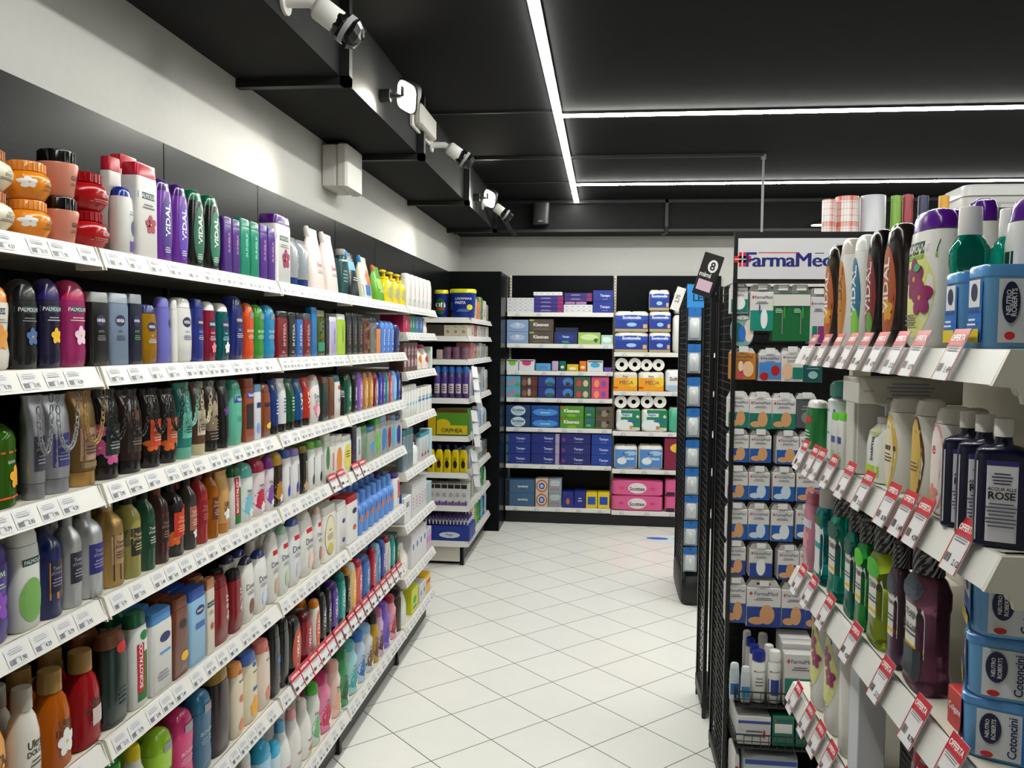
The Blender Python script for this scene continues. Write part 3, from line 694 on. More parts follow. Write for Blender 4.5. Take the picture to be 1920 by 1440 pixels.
# second row hints on the top shelf
row(0, LV[0], XF-.085, 205, 318, f'''
229|300|square|f4f1ee|c92440||white square bottle with red cap behind the red jars
262|300|square|f4f1ee|c92440|r155,0,.66,.9,.07;tPALMOLIVE,fff,0,.66,.8,.045;l777,0,.55,.6,.06,2;fc37,.1,.36,.3|white square shampoo bottle with red cap, second from the red jars
''', P1, back=False)
row(0, LV[1], XF, -45, 530, f'''
31|529|dome|f2ece2|f2a04e|{Pm('999','ea5')}|white shower gel bottle with orange dome cap
80|526|dome|15161a|17181c|rT,0,0,0,0;{Pm('888','57a')}|black shower gel bottle with blue splash print
122|525|dome|1b1740|2c1d6a|{Pm('bbb','fc2')}|midnight blue shower gel bottle with yellow flower
171|528|dome|a5286e|c22a66|{Pm('ecc','fde')}|magenta shower gel bottle with pink dome cap
207|550|square|1a1b1d|a8aaac|{NV('999','ACTIVE')}|black men's shower gel bottle with silver cap
244|552|square|8797ae|b5bdc8|{NV('345','PURE')}|grey blue men's shower gel bottle
269|553|square|141d3e|a8abb4|{NV('7a3','SPORT')}|navy men's shower gel bottle with silver cap
302|572|soft|~b98a12|24327a|{NV('ddd','OIL')}|clear bottle of golden shower oil with blue cap
325|558|soft|7f7ccf|8b88d8|e115,.3,.6,.3,.14|lilac blue shower bottle turned sideways
336|562|soft|efeeea|efeeea||plain white shower bottle turned sideways
367|560|soft|efeeea|f3f2ee|{NV('358','CREME')}|white shower cream bottle with blue oval badge
387|561|soft|2a3a90|2f3f98|{NV('bcd','CREME')}|blue shower cream bottle with oval badge
411|567|oval|~a02848|e8e6e4|{NV('ecd','WATER')};ff9a,.1,.22,.25|clear bottle of pink shower gel with white cap
437|570|oval|~0b6a70|e8e6e4|{NV('ade','FRESH')};ffff,.1,.22,.25|clear bottle of teal shower gel with white cap
463|557|oval|1b2a7a|1c2b80|{NV('ccd','MILK')}|dark blue body milk bottle with rounded top
481|569|dome|e25a22|ea6a26|{BI('fdc')}|orange shower gel bottle with dome top
501|572|dome|3f9a3a|52aa40|{BI('cec')}|green shower gel bottle with dome top
521|573|dome|2294c8|2aa0d6|{BI('cde')}|sky blue shower gel bottle with dome top
542|585|square|8c1420|17181a|{INT('dbb')}|dark red shower gel bottle with black cap
557|587|square|1a1a1c|17181a|{INT('ccc')}|black shower gel bottle with black cap
570|588|square|2a74c8|17181a|{INT('cde')}|blue shower gel bottle with black cap
585|589|square|8a1826|55575c|{INT('dbb')}|dark red shower gel bottle with grey cap
596|577|square|1d7fc4|1d84cc||sky blue flat bottle with blue cap
611|583|square|~5d6e2a|8a8d70|r397,.0,.2,.8,.2|olive green clear bottle with grey cap
619|588|square|18181a|141416||narrow black bottle between olive and white ones
634|595|square|cfc9ec|e6e4ee|vNEUTRO,56a,.1,.5,.4,.3|lilac shower bottle with pale cap
650|590|square|b4d438|eef0ea|vNEUTRO,373,.1,.5,.4,.3|lime green shower bottle with white cap
682|590|square|1a1b1d|101012|{INT('888')}|black men's shower bottle|3
696|597|square|~7c4a22|5a3418||amber brown clear bottle
708|597|square|~8d8a88|3c3c40||smoky grey clear bottle
717|603|dome|e89a4a|2a4ba8||orange shower gel bottle with blue cap
741|603|dome|5e90de|6a9ce6|{INT('fff')}|light blue dome top shower gel|3
756|606|dome|18306a|1c3474|{INT('abd')}|navy dome top shower gel
'''.replace('rT,0,0,0,0;', ''), P2, back=False)
CH = 1
row(0, LV[2], XF, -40, 762, f'''
61|762|round|~3c6a10|6a7a20|re63,.1,.56,.7,.02;{'tELIDOR,ddc,.1,.46,.6,.03'};ffb3,.2,.3,.2;re63,.1,.1,.8,.02|clear bottle of green bath oil with olive cap
95|738|tube|=a4a6ac|=94969c|{TO('445','aab')}|dull silver hand cream tube with chain handle
147|738|tube|=aaacb4|=9a9ca4|{TO('448','aac')}|silver cream tube with violet label and chain handle
195|728|tube|=8a6c40|=c49a58|{TO('b98','543')};r986,0,.22,.9,.06|antique gold cream tube with chain handle
237|728|tube|191a1b|161616|fd6a,-.4,.36,.28;fd6a,-.1,.26,.3;fd6a,-.45,.55,.22;{TO('233','ccc')}|black cream tube with pink orchid print
280|728|tube|3a2522|1a1616|r643,.1,.5,.8,.5;{TO('322','a98')}|dark brown cream tube with lace pattern
312|727|tube|2a1a16|151414|fe73,-.2,.3,.3;fd62,.3,.5,.3;{TO('d53','fdb')}|black and orange cream tube with floral swirls
342|727|tube|2b2624|1a1a1a|fe73,-.2,.26,.3;ffff,.3,.26,.2;{TO('d64','fdb')}|black and orange cream tube with deer print
370|716|tube|2f8f86|7fc7b6|r155,0,.36,.98,.02;{TO('7cb','155')}|teal cream tube with mint cap and chain
394|715|tube|6a4a38|d8cba6|r543,0,.36,.98,.1;{TO('dcb','543')}|brown and cream tube with ivory cap
417|713|tube|4a3f38|1b1a1a|fa98,0,.6,.4;f987,-.2,.4,.4;f987,.3,.75,.3;l987,0,.3,.7,.3,7|dark tube with beige curl pattern
436|712|tube|1b1a1e|121214|f648,0,.55,.3|black tube with purple tassel
460|711|oval|6fc6ae|4fb398|rS,0,0,0,0;r24a,.1,.7,.8,.1;tVenus,fff,.1,.7,.7,.06;l4a8,.1,.4,.5,.1,3|mint body milk bottle with blue ribbon label
478|709|square|a8512a|9a4420|r24a,.1,.74,.8,.1;tVenus,fff,.1,.74,.7,.06;r211,0,.4,.7,.4|copper brown body milk bottle with ribbon label
491|720|square|e6ecf4|7fb4e0|r237,.1,.62,.6,.1;e8ae,0,.2,.5,.2|white and sky blue flat bottle
514|718|soft|8c4a22|9a5428|r311,.1,.6,.6,.08;efd3,.2,.2,.6,.12|caramel brown shower cream bottle
528|712|tube|1c3f86|17181a|lcde,.1,.5,.5,.3,5|blue tube with black top in wrap
543|709|tube|e8e8ec|17181a|l238,.1,.5,.5,.3,5|white tube with black top in wrap
559|709|tube|1c5a3c|17181a|lcec,.1,.5,.5,.3,5|green tube with black top in wrap
574|709|tube|1a5a8e|17181a|vAXE,fff,.1,.5,.4,.5|steel blue tube with black top in wrap
587|707|tube|c23a22|2a1b1b|vAXE,fff,.1,.5,.4,.5|orange red tube with dark top in wrap
605|702|dove|f3eeee|e8c8c4|fe9a,-.1,.3,.3;{DV('fcd',0)}|white body lotion bottle with pink flower print
618|706|square|16352c|7a4a2a||dark green bottle in clear wrap
629|706|square|7a4220|8a5430||rust brown bottle in clear wrap
643|702|soft|ecebe8|1e7a88|ec23,.1,.7,.4,.1;l555,.1,.4,.4,.1,3|white bottle with teal cap and red dot
650|731|can|2a2228|8a8a8c||short dark bottle with grey cap
664|700|oval|0e5a40|0c3d2c|{V('0b6f52')}|dark green oval shower gel
673|702|oval|1a1a22|17171a|{V('223')}|black oval shower gel
684|697|oval|8a5cb0|6a3c98|{V('a7c')}|lilac oval shower gel
703|696|oval|b8843a|9a6a2c|{V('dA5'.lower())}|golden oval shower gel|2
713|698|oval|7a1f2c|8a2232|{V('b88')}|wine red oval shower gel
718|697|oval|2452b0|1d3a84|{V('36c')}|royal blue oval shower gel
725|697|oval|5a2a8e|4a1f7c|{V('64a')}|violet oval shower gel
731|697|oval|12908a|0e7a76|{V('2aa')}|turquoise oval shower gel
738|697|oval|c23048|aa2038|{V('d67')}|crimson oval shower gel
747|694|oval|8ab8dc|5a98cc|{V('9ce')}|pale blue oval shower gel
753|694|oval|24489c|1c3a84|{V('35a')}|mid blue oval shower gel
761|697|oval|3a1a24|2a1118|{V('623')}|maroon oval shower gel
'''.replace('rS,0,0,0,0;', ''), P3, back=False)
row(0, LV[3], XF, -60, 1000, f'''
33|1000|dome|4a3092|3c2680|{Pm('ccd','95c')}|violet shower gel bottle with flower print
85|978|soft|e9ebe6|eceeea|r155,.1,.68,.8,.07;tPALMOLIVE,fff,.1,.68,.7,.045;e8b6,0,.3,.8,.44|white shower milk bottle with green olive label
130|975|round|1c2c6a|18203c|rD93,0,.4,.99,.4;{TO('224','99b')}|navy bath foam bottle with gold band
165|963|round|=bfc2c6|=adb0b4|r445,0,.46,.99,.06;{TO('334','aab')}|silver aluminium bath foam bottle, grey label
207|947|round|=c9ccd0|=b8bbbf|r338,0,.46,.99,.06;{TO('338','aac')}|silver aluminium bath foam bottle, violet label
245|936|round|=b09058|=c8a870|r543,0,.35,.99,.55;{TO('b97','543')}|brushed gold bath foam bottle
275|925|round|b2a95e|1c1a18|f775,-.3,.5,.4;{TO('332','dc9')}|yellow bath foam bottle with palm print and black shoulder
300|917|round|1d5a3c|141816|{TO('143','cdc')}|dark green bath foam bottle with black shoulder
326|908|round|4a2420|8a4f38|r633,0,.4,.9,.5;{TO('211','a87')}|brown lace bath foam bottle with copper cap
356|902|round|20191a|171616|fe73,-.3,.25,.3;fc42,.2,.6,.3;{TO('d42','fc9')}|black bath foam bottle with red floral label
376|894|round|4a4340|38322e|ffff,.1,.22,.3;{TO('b76','fdb')}|grey brown bath foam bottle with copper band
398|884|round|b02a34|7a1a22|{TO('902','d88')}|red bath foam bottle
417|879|round|~c87a10|7a4210|{TO('731','dba')}|amber bath oil bottle with brown label
437|879|tube|d4a868|c88a3a|{UDB};ffff,0,.3,.3|beige gold standing cream tube
458|872|soft|f0f2f0|0b6a45|r172,.0,.35,.5,.6;rc12,-.1,.52,.34,.62;vBOROTALCO,fff,-.1,.52,.56,.26|white talc shower bottle with green cap
480|864|dome|eef3f2|6cc6bc|e4ac,0,.42,.8,.4;{MZ('8cd')}|white and aqua deodorant bottle with aqua dome cap
503|855|dome|f3e6ea|b8284e|{MZ('c25')}|pale pink bottle with crimson dome cap
518|851|dome|efe6ee|8a2f92|{MZ('85a')}|pale bottle with purple dome cap
535|845|dome|3a2a20|c9a21c|{MZ('b82')}|dark brown bottle with gold dome cap
551|840|soft|f2f3f5|3a62b8|{DM('35b')}|white soap bottle with blue cap edge
567|837|soft|f2f1f5|9a86c8|{DM('449')}|white soap bottle with lilac cap edge
582|832|soft|1f1b19|8a7420|vDermomed,ddb,.05,.46,.4,.26;fca7,0,.15,.3|black soap bottle with gold cap edge
596|825|soft|f2f3f0|7ab648|{DM('453')}|white soap bottle with light green cap edge
610|822|soft|f2f3f0|6aae58|{DM('232')}|white soap bottle with leaf green cap edge
621|812|square|e3e8de|e8ebe4|e585,0,.5,.6,.5|pale greenish bottle with leaf print
630|815|square|f3f1ec|f3f1ec|rd88,0,.4,.3,.4|white bottle with thin pink label
644|813|square|f3f1ec|f3f1ec|ee94,0,.4,.7,.6|white bottle with orange oval label
661|813|square|f3f1ec|f3f1ec|eed6,0,.42,.8,.72;l654,0,.5,.5,.2,3|white bottle with yellow oval label
670|797|square|1a2142|12141c||navy bottle with black cap
679|800|square|eceef0|e8eaee|vspuma,449,0,.5,.4,.3|white bottle with dark script
690|797|square|~9ab89a|4aa050|E|clear greenish bottle with green cap
705|797|square|~b8c0b4|2e8ac0|e4ad,.1,.4,.4,.3|clear bottle with blue cap
715|783|square|~c0ccb0|5ab84a|e7c4,0,.4,.7,.5|clear bottle with green oval label
727|778|square|~c0c8d0|8ab0cc|e48c,0,.4,.7,.6|clear bottle with light blue oval label
735|777|square|~c8c0c0|7a1f2c|e923,0,.4,.7,.6|clear bottle with wine red oval label
743|777|square|~c0ccd0|3a98b0|e4bd,0,.4,.7,.6|clear bottle with cyan oval label
753|777|square|~c4c8d4|28307a|e129,0,.4,.7,.6|clear bottle with navy oval label
763|790|square|e8e8e4|e8e8e4||plain white flat bottle at the shelf end
'''.replace('|E|', '||').replace('rD93', 'rd93').replace('e4ac,0,.42,.8,.4;', ''), P4)
row(0, LV[4], XF, -75, 1290, f'''
35|1275|ultra|e8a24a|c8c4bc|{UDB}|peach orange shampoo bottle with grey cap
88|1275|ultra|e9e6de|bdb8ac|{UDB};fdcd,.1,.12,.3|white shampoo bottle with champagne cap
147|1240|ultra|~c86a0c|a5854a|{UDB};ffff,.1,.26,.36|amber shampoo bottle with gold cap and daisy
202|1205|ultra|~b01c26|a08048|{UDB};rdcc,.2,.3,.5,.18|red clear shampoo bottle with gold cap
250|1170|soft|16302a|7a4a30|ec22,.1,.82,.4,.12;l355,.1,.3,.4,.2,4|dark green shampoo bottle with red round sticker
285|1135|soft|f0f2f0|0b6a45|e084,.1,.74,.4,.1;r172,.0,.32,.5,.5;rc12,-.1,.42,.34,.5;vBOROTALCO,fff,-.1,.44,.46,.26|white talc shampoo bottle with dark green cap
326|1132|square|f1f1ef|5a98d6|e237,.1,.66,.5,.12;r5ae,.1,.48,.5,.03;l99b,0,.2,.6,.12,3|white shower bottle with sky blue cap
355|1112|square|7a3c1e|7a3c1e|e321,.1,.66,.5,.12;efc3,.2,.24,.5,.12|chocolate brown shower bottle
389|1093|square|9ccbee|2a5cb4|e237,.1,.7,.5,.12;tneutro,fff,.1,.7,.4,.04;r47b,.1,.5,.5,.08|light blue shower bottle with deep blue cap
404|1080|square|ece2d4|c98a60|{Pm('998','d85')}|cream bottle with flower print and peach cap
438|1070|soft|8c1420|7e121c|vdia INT,edd,.2,.5,.4,.3|dark red deodorant shower bottle|1
460|1061|soft|8c1420|1b1418|vdia INT,edd,.2,.5,.4,.3|dark red bottle with black cap
483|1038|dove|f2f0ec|3a3a5a|{DV('854',0)}|small white body wash with navy cap edge
508|1026|dove|f3f2f0|2f3f8a|{DV('def',0)}|white body wash with blue stripe on shoulder
528|994|dove|f3f1ee|ede9e2|{DV('db9')}|large white body wash with red badge and almond print
548|982|dove|eff3ef|a8d4b8|{DV('cdb')}|white body wash with pale green shoulder
570|966|dove|f2f3f6|4a6ab0|{DV('dde')}|white body wash with blue shoulder stripe
595|954|dove|f3f1ee|efe6de|{DV('fdc')}|white body wash with cream shoulder
607|948|dove|f3f0ee|e9cfc0|{DV('c87')}|slim white body wash with brown seed print
634|940|square|f1eee6|efece4|e654,-.05,.46,.74,.74;ef6eecc,-.05,.46,.7,.71;tSpuma,654,-.05,.56,.5,.05;l987,-.05,.44,.5,.12,4;edc6,-.05,.22,.4,.2|large cream bottle with gold rimmed oval label
652|936|square|f1f0ee|f1f0ee|e238,.1,.6,.3,.1;e238,.1,.2,.3,.1|white flat bottle with small navy marks
674|922|square|f1f0ee|c8202c|e225,.1,.66,.4,.12;ec53,.1,.3,.3,.12|white flat bottle with red cap
742|886|deo|6e9fe6|6e9fe6|r1b2c6e,0,.48,.98,.2;fd84,0,.38,.3|light blue deodorant bottle with navy band|7
756|880|soft|f0eef2|4a2a7c|rc12,.1,.5,.4,.5;vBOROTALCO,fff,.1,.5,.44,.3|white talc bottle with purple cap
765|918|box|2a70c0|ddd|tSILK,fff,0,.5,.8,.2|small blue and white carton at shelf end
''', P5)
row(0, LV[5], XF, 205, 1418, f'''
252|1412|ultra|f0f0ee|2f9a30||white bottle with green cap at the bottom left
293|1380|milk|f1efe6|e8d21a||white bottle with yellow cap at the bottom left
333|1350|dome|a5d01c|9ac81a|{BI('463')}|lime green shower gel bottle, large
372|1315|dome|d8307e|c82a74|{BI('fcd')}|hot pink shower gel bottle, large
405|1280|dome|28688e|2a7aa0|{BI('acd')}|petrol blue shower gel bottle, large
440|1236|soft|2c1424|9a7c30||dark plum shampoo bottle with gold ring
463|1233|soft|f0e2cc|f0a860|ed64,.1,.86,.3,.05;tSpuma,543,.1,.74,.5,.05;ed86,.1,.5,.4,.1;fe97,.1,.14,.3|cream shower bottle with orange cap
490|1210|soft|f0e6cc|5a7cc8|e36a,.1,.8,.3,.06;tSpuma,543,.1,.7,.5,.05;r35a,.1,.46,.3,.05;ffb3,.1,.2,.4|cream shower bottle with blue cap
513|1190|soft|f2e0d0|e88a80|ee76,.1,.84,.3,.06;tSpuma,543,.1,.7,.5,.05;fe98,.1,.2,.3|cream shower bottle with pink cap
531|1165|soft|16171b|141518|f46a,.1,.5,.3;lccc,.1,.2,.4,.1,3|black shampoo bottle with blue swirl
547|1155|soft|16171b|141518||plain black shampoo bottle beside the blue swirl one
572|1145|oval|1c1a1a|17181a|{V('c53')}|black oval shampoo bottle with coral panel
592|1138|oval|8a1c2a|6a1420|{V('a23')}|dark red oval shampoo bottle
604|1118|oval|efe9e2|e08a20|{V('d62')}|white oval shampoo bottle with orange cap
616|1105|oval|1b1b1b|17181a|{V('333')}|black oval shampoo bottle with gold print
624|1098|oval|1d1d20|1b1b1d|{V('222')}|black oval shampoo bottle with silver print
640|1083|oval|4a1f7e|3f1a70|{V('539')}|deep purple oval shampoo bottle
652|1068|oval|1a8c8a|157a7a|{V('2a9')}|teal oval shampoo bottle
660|1060|oval|1c1a18|b8902c|{V('222')}|black oval shampoo bottle with gold cap
672|1050|oval|e8c890|e8e2d4|{V('eb5')}|pale gold oval shampoo bottle
683|1043|oval|e07a6a|c02a50|{V('d55')}|salmon oval shampoo bottle
700|1032|oval|3d68b4|35609e|{V('27b')}|denim blue oval shampoo bottle
708|1024|oval|b02a3a|b82a3c|{V('c45')}|red oval shampoo bottle
717|1015|oval|8ab4dc|a0c8e8|{V('58b')}|sky blue oval shampoo bottle
726|1008|oval|1f3f94|2a62b8|{V('24a')}|navy oval shampoo bottle
736|1000|oval|e2dad6|922434|{V('cbb')}|white oval shampoo bottle with wine cap
744|1000|oval|148a84|128078|{V('1aa')}|sea green oval shampoo bottle
751|1000|oval|0e4a34|0c3d2c|{V('163')}|bottle green oval shampoo bottle
761|1020|soft|ecc8a4|d8a880||beige short bottle at the sixth shelf end
''', P6)
row(0, LV[6], XF, 440, 1420, f'''
465|1425|milk|b86a3c|a85a30||brown capped bottle at the bottom edge
492|1396|milk|f0efec|efeeea||white body milk bottle with white cap
515|1376|dome|a8d4ea|2fa4cc||white bottle with turquoise cap
532|1378|dome|cfe4ee|38b0d8|l479,.1,.3,.4,.1,3|pale bottle with bright turquoise cap
553|1340|milk|f1f1f1|7ab8e0|tNeutro,b57,.1,.3,.6,.06|white body milk bottle with sky blue cap
573|1318|milk|f3efee|f2b8b8|tNeutro,b57,.1,.3,.6,.06|white body milk bottle with rose cap
592|1300|milk|f3f1ee|f1efec|tNeutro,b57,.1,.3,.6,.06;eb86,.1,.14,.4,.12|white body milk bottle with plain cap
606|1272|spray|e8efe8|4aa838|{MZ('7b8')}|white roller deodorant with green cap
631|1248|spray|e88ab0|b82a60|{MZ('c25')}|pink deodorant with crimson cap
645|1230|spray|efd2c8|e8b8b0|{MZ('eb9')}|pale peach deodorant with blush cap
660|1208|spray|4a9a6c|1e6e3e|{MZ('263')}|green deodorant with forest green cap
678|1191|spray|a8d8dc|5aa8a8|{MZ('4aa')}|aqua deodorant with grey teal cap
691|1177|spray|c4d4ec|3a78c4|{MZ('27b')}|ice blue deodorant with blue cap
706|1162|spray|d4d8dc|8ab8e0|{MZ('754')}|silver grey deodorant with pale blue cap
714|1148|spray|c09a2c|3a3024|{MZ('752')}|gold deodorant with dark cap
724|1134|spray|d8b4d4|b06a9c|{MZ('524')}|mauve deodorant with plum cap
737|1121|spray|8a68c8|7a58b8|{MZ('54a')}|violet deodorant
748|1108|spray|e6a4b8|a82a44|{MZ('a23')}|rose deodorant with red cap
756|1096|can|4a3a30|141414||dark brown narrow deodorant can
766|1091|milk|ecebe8|151515||white bottle with black cap
''', P7)
# fourth bay, staggered shelves
B4 = ['left staggered bay, %s level' % n for n in ('top', 'second', 'third', 'fourth', 'fifth', 'sixth', 'seventh', 'bottom')]
row(0, LV4[1], XF, 756, 588, '''
769|588|box|b8285a|ddd|vCilly,fcd,0,.5,.5,.3|raspberry pink carton
778|589|box|1f8a5c|ddd|vdent,fff,0,.5,.5,.3|green toothpaste carton|2
794|592|box|3f74a8|ddd|vdent,fff,0,.5,.5,.3|blue toothpaste carton|2
806|597|spray|e8ded8|a04050||small white and red roll-on
''', B4[1], back=False)
row(0, LV4[2], XF, 757, 640, '''
783|642|box|6a4a44|ddd|fcab,0,.3,.4;fcab,0,.7,.4|brown and beige patterned carton|4
797|643|milk|f1e6d4|e8a02a|ec83,0,.4,.5,.3|white lotion bottle with orange cap
808|646|milk|f1e2dc|c84a78|eb33,0,.4,.5,.3|white lotion bottle with pink cap
817|650|box|cfe0da|ddd||pale green slim carton
''', B4[2], back=False)
row(0, LV4[3], XF, 757, 716, '''
784|719|soft|f1f1f0|f1f1f0|r8bc,0,.4,.5,.1|white intimate soap bottle|5
818|719|square|f2f2f1|f2f2f1|r2a8,0,.62,.7,.05;r47b,0,.5,.7,.1|white flask with teal print|4
''', B4[3], back=False)
row(0, LV4[4], XF, 757, 800, '''
776|800|square|~9ab0b8|2a8a9a||clear bottle with teal cap|3
790|816|pump|f1f1ef|f1f1ef||white pump dispenser
806|806|square|dde2e4|4a9ab0|rb34,0,.2,.5,.1|white bottle with teal cap|3
819|798|box|b8e0e4|ddd||pale aqua carton on end
''', B4[4], back=False)
row(0, LV4[5], XF, 757, 886, '''
773|925|box|e8eaec|ddd|tSILK,159,0,.7,.8,.2|white and blue carton
800|890|box|e2e0e2|ddd|lb8a,0,.4,.6,.4,4|white medicine carton with pink print|5
819|893|box|a8c0c4|ddd|t-,fff,0,.7,.5,.1|grey teal carton
''', B4[5], back=False)
row(0, LV4[6], XF, 757, 985, '''
772|1010|milk|f2f1ee|f2f1ee||short white spray bottle
800|978|box|e4e2e4|ddd|e47b,0,.6,.4,.2|white carton with blue disc|4
819|975|box|cdbfd6|ddd|rd5a,0,.5,.5,.3|white carton with magenta square|3
''', B4[6], back=False)
row(0, LV[6], XF, 769, 1095, '''
787|1090|box|d8dc2a|ddd|e3a4,0,.5,.5,.3;r28a,0,.2,.6,.1|yellow green nappy pack
799|1084|box|dcdcd8|ddd|e89b,0,.5,.5,.3|white and grey carton pack|2
811|1066|soft_pack|e8b82a|ddd|rc52,0,.6,.6,.2|yellow pouch pack
822|1060|soft_pack|6a4aa8|ddd|fb9d,0,.5,.3|violet refill pack
''', B4[7], back=False)
# chain handles on the cream tubes of the third shelf
def chain_mesh(W, H, D, c, drop):
    mb = MB(); m = mat(c, .4); n = 26
    for i in range(n):
        t = PI*i/(n-1); x = -math.cos(t)*W*.36; z = H*.97-math.sin(t)**.75*drop*H; t2 = PI*(i+.5)/(n-1)
        dx, dz = math.sin(t)*W*.36, -math.cos(t)*drop*H; a = math.atan2(dz, dx) if i not in (0, n-1) else PI/2
        L, w_ = .0085, .0045; pts = []
        for k in range(9):
            u = 2*PI*k/8; px_, pz_ = L*math.cos(u), w_*math.sin(u)
            yy_ = 0
            if i % 2: yy_, pz_ = pz_, 0
            pts.append((x+px_*math.cos(a)-pz_*math.sin(a), -D/2-.008+yy_, z+px_*math.sin(a)+pz_*math.cos(a)))
        mb.tube(pts, .0013, m, 5)
    return mb.mesh('chain')
CHAINS = {'dull silver hand cream tube with chain handle': '9a9ca2', 'silver cream tube with violet label and chain handle': 'a5a7ac', 'antique gold cream tube with chain handle': 'b8935a',
          'black cream tube with pink orchid print': '151515', 'dark brown cream tube with lace pattern': '151212', 'black and orange cream tube with floral swirls': '121212',
          'black and orange cream tube with deer print': '141414', 'teal cream tube with mint cap and chain': '8fd0c4', 'brown and cream tube with ivory cap': 'e0d4b4'}
CM_ = {}
for o, d, p in PEND:
    if d in CHAINS:
        me = o.children[0].data; xs = [v.co.x for v in me.vertices]; zs = [v.co.z for v in me.vertices]; ys = [v.co.y for v in me.vertices]
        link('chain_handle', chain_mesh(max(xs)-min(xs), max(zs), max(ys)-min(ys), CHAINS[d], .52), o)

# ------------------------------------------------------------------ goods that face the camera (household corner, back wall)
def zcap(zs):
    for L in (LH, LB1, LB2):
        if any(abs(z+RH-zs) < 1e-6 for z in L):
            U = [z for z in L if z > zs]; return min(U)-.010 if U else 9
    return 9
def front(Y, zs, entries, place, depth=.16, up=.95):
    """x0 | x1 | ytop | ybase or - | kind | body | cap | deco | description | copies across | layers ; base '-' stands on the shelf"""
    for line in entries.strip().split('\n'):
        q = [c.strip() for c in line.split('|')]
        x0, x1, yt, ybs, kind, body, cap, deco, desc = q[:9]
        n = int(q[9]) if len(q) > 9 and q[9] else 1; lay = int(q[10]) if len(q) > 10 else 1
        ym = float(yt); a, b = at(float(x0), ym, Y=Y), at(float(x1), ym, Y=Y)
        if Y > 8: a[0] = max(a[0], -.984)
        z0 = zs+.0006 if ybs == '-' else float(at(float(x0), float(ybs), Y=Y)[2]); H = max(.02, min(float(a[2]), zcap(zs))-z0)/lay
        w = (b[0]-a[0])/n; W = w*.985
        D = depth if kind in ('box', 'soft_pack', 'roll_pack') else min(W*K[kind][2], .16)
        for k in range(lay):
            for j in range(n):
                product(kind, W, D, H-(.0075 if kind == 'roll_pack' else .0008), body, cap, deco, (float(a[0]+w*(j+.5)), Y+.006+D/2, z0+k*H), 0, desc, place, 'goods on the '+place)
def sh(L, i): return L[i]+RH
H_ = ['household corner, %s shelf' % n for n in ('top', 'second', 'third', 'fourth', 'fifth', 'sixth', 'seventh', 'bottom')]
front(Y2+.02, sh(LH, 0), '''
812|838|543|-|pot|1c2f86|e8dc20|e163,0,.4,.8,.6;ton,fff,0,.45,.7,.3;rd22,0,.3,.6,.06|blue detergent tub with white oval badge
840|890|541|-|pot|1f3c94|e2e020|tLAVAMANI,fff,.06,.66,.6,.1;tPASTA,fff,-.04,.52,.4,.1;eee4,.3,.36,.2,.2;r47b,-.4,.4,.1,.3;l8ad,.05,.25,.5,.1,2|large blue hand paste tub with yellow lid
''', H_[0])
front(Y2+.02, sh(LH, 1), '''
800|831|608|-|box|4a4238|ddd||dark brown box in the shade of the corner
832|876|609|-|box|d8cfb8|ddd|fa98,0,.4,.3;l876,0,.8,.6,.1,2|cream carton with leaf print|3
''', H_[1])
front(Y2+.02, sh(LH, 2), '''
817|829|655|-|soft_pack|c8b4b0|ddd||flat pale packet lying askew
830|877|650|-|cup|8f6a84|7a5872|l546,0,.5,.5,.3,2|mauve candle cup|3
''', H_[2])
front(Y2+.02, sh(LH, 3), '''
812|879|686|-|can|5f4a80|3f7fd4|r54a,0,.55,.8,.2;rdccfd8,0,.3,.7,.3;l333,.0,.3,.5,.2,3|purple air freshener can with blue cap|5
''', H_[3])
front(Y2+.02, sh(LH, 4), '''
802|817|772|-|box|d8b81a|ddd||yellow carton beside the green display box
818|877|766|-|box|5f9a2a|ddd|r6a3a1a,0,.93,.99,.14;ee2c81c,-.3,.42,.5,.4;re2c81c,0,.22,.99,.34;tORPHEA,243,0,.2,.72,.16;r163,0,.02,.99,.06|green and yellow display carton
''', H_[4])
front(Y2+.02, sh(LH, 5), '''
800|876|834|-|big|e8cf14|1f2a6a|e222,.0,.3,.5,.3;l334,0,.5,.5,.1,2|yellow cleaner bottle with dark blue cap|5
''', H_[5])
front(Y2+.02, sh(LH, 6), '''
802|876|907|-|box|e4e2e2|ddd|r222,0,.9,.9,.2;l667,0,.5,.7,.2,3;e8668a8,-.2,.08,.6,.2;e7a5a98,.3,.1,.5,.26|white carton with violet leaf border|6
''', H_[6])
front(Y2+.02, sh(LH, 7), '''
786|881|985|-|box|1d3c9c|ddd|e112c7a,.1,.4,.46,.5;edfe8f4,.1,.4,.42,.42;tMagic,124,.1,.4,.34,.22|blue display box with white oval badge
''', H_[7], .3)
# brushes standing in the blue display box
zb = float(at(840, 985, Y=Y2+.02)[2]); a0 = float(at(786, 985, Y=Y2+.02)[0]); a1 = float(at(880, 985, Y=Y2+.02)[0])
mb = MB(); mb.tube([(0, 0, 0), (0, 0, .035)], .006, mat('eceae8', .4)); me1 = mb.mesh('handle')
mb = MB(); mb.tube([(0, 0, .035), (0, 0, .05), (.002, 0, .07)], [.006, .009, .006], mat('4a3470', .5)); me2 = mb.mesh('brush_head')
for i in range(14):
    for j in range(3):
        o = link('cleaning_brush', None, None, (a0+.02+(a1-a0-.04)*i/13, Y2+.06+j*.08, zb+.0008)); link('handle', me1, o); link('brush_head', me2, o)
        o['category'] = 'brush'; o['group'] = 'brushes on the blue display box'
        o['label'] = 'small white and violet brush standing in the blue display box'
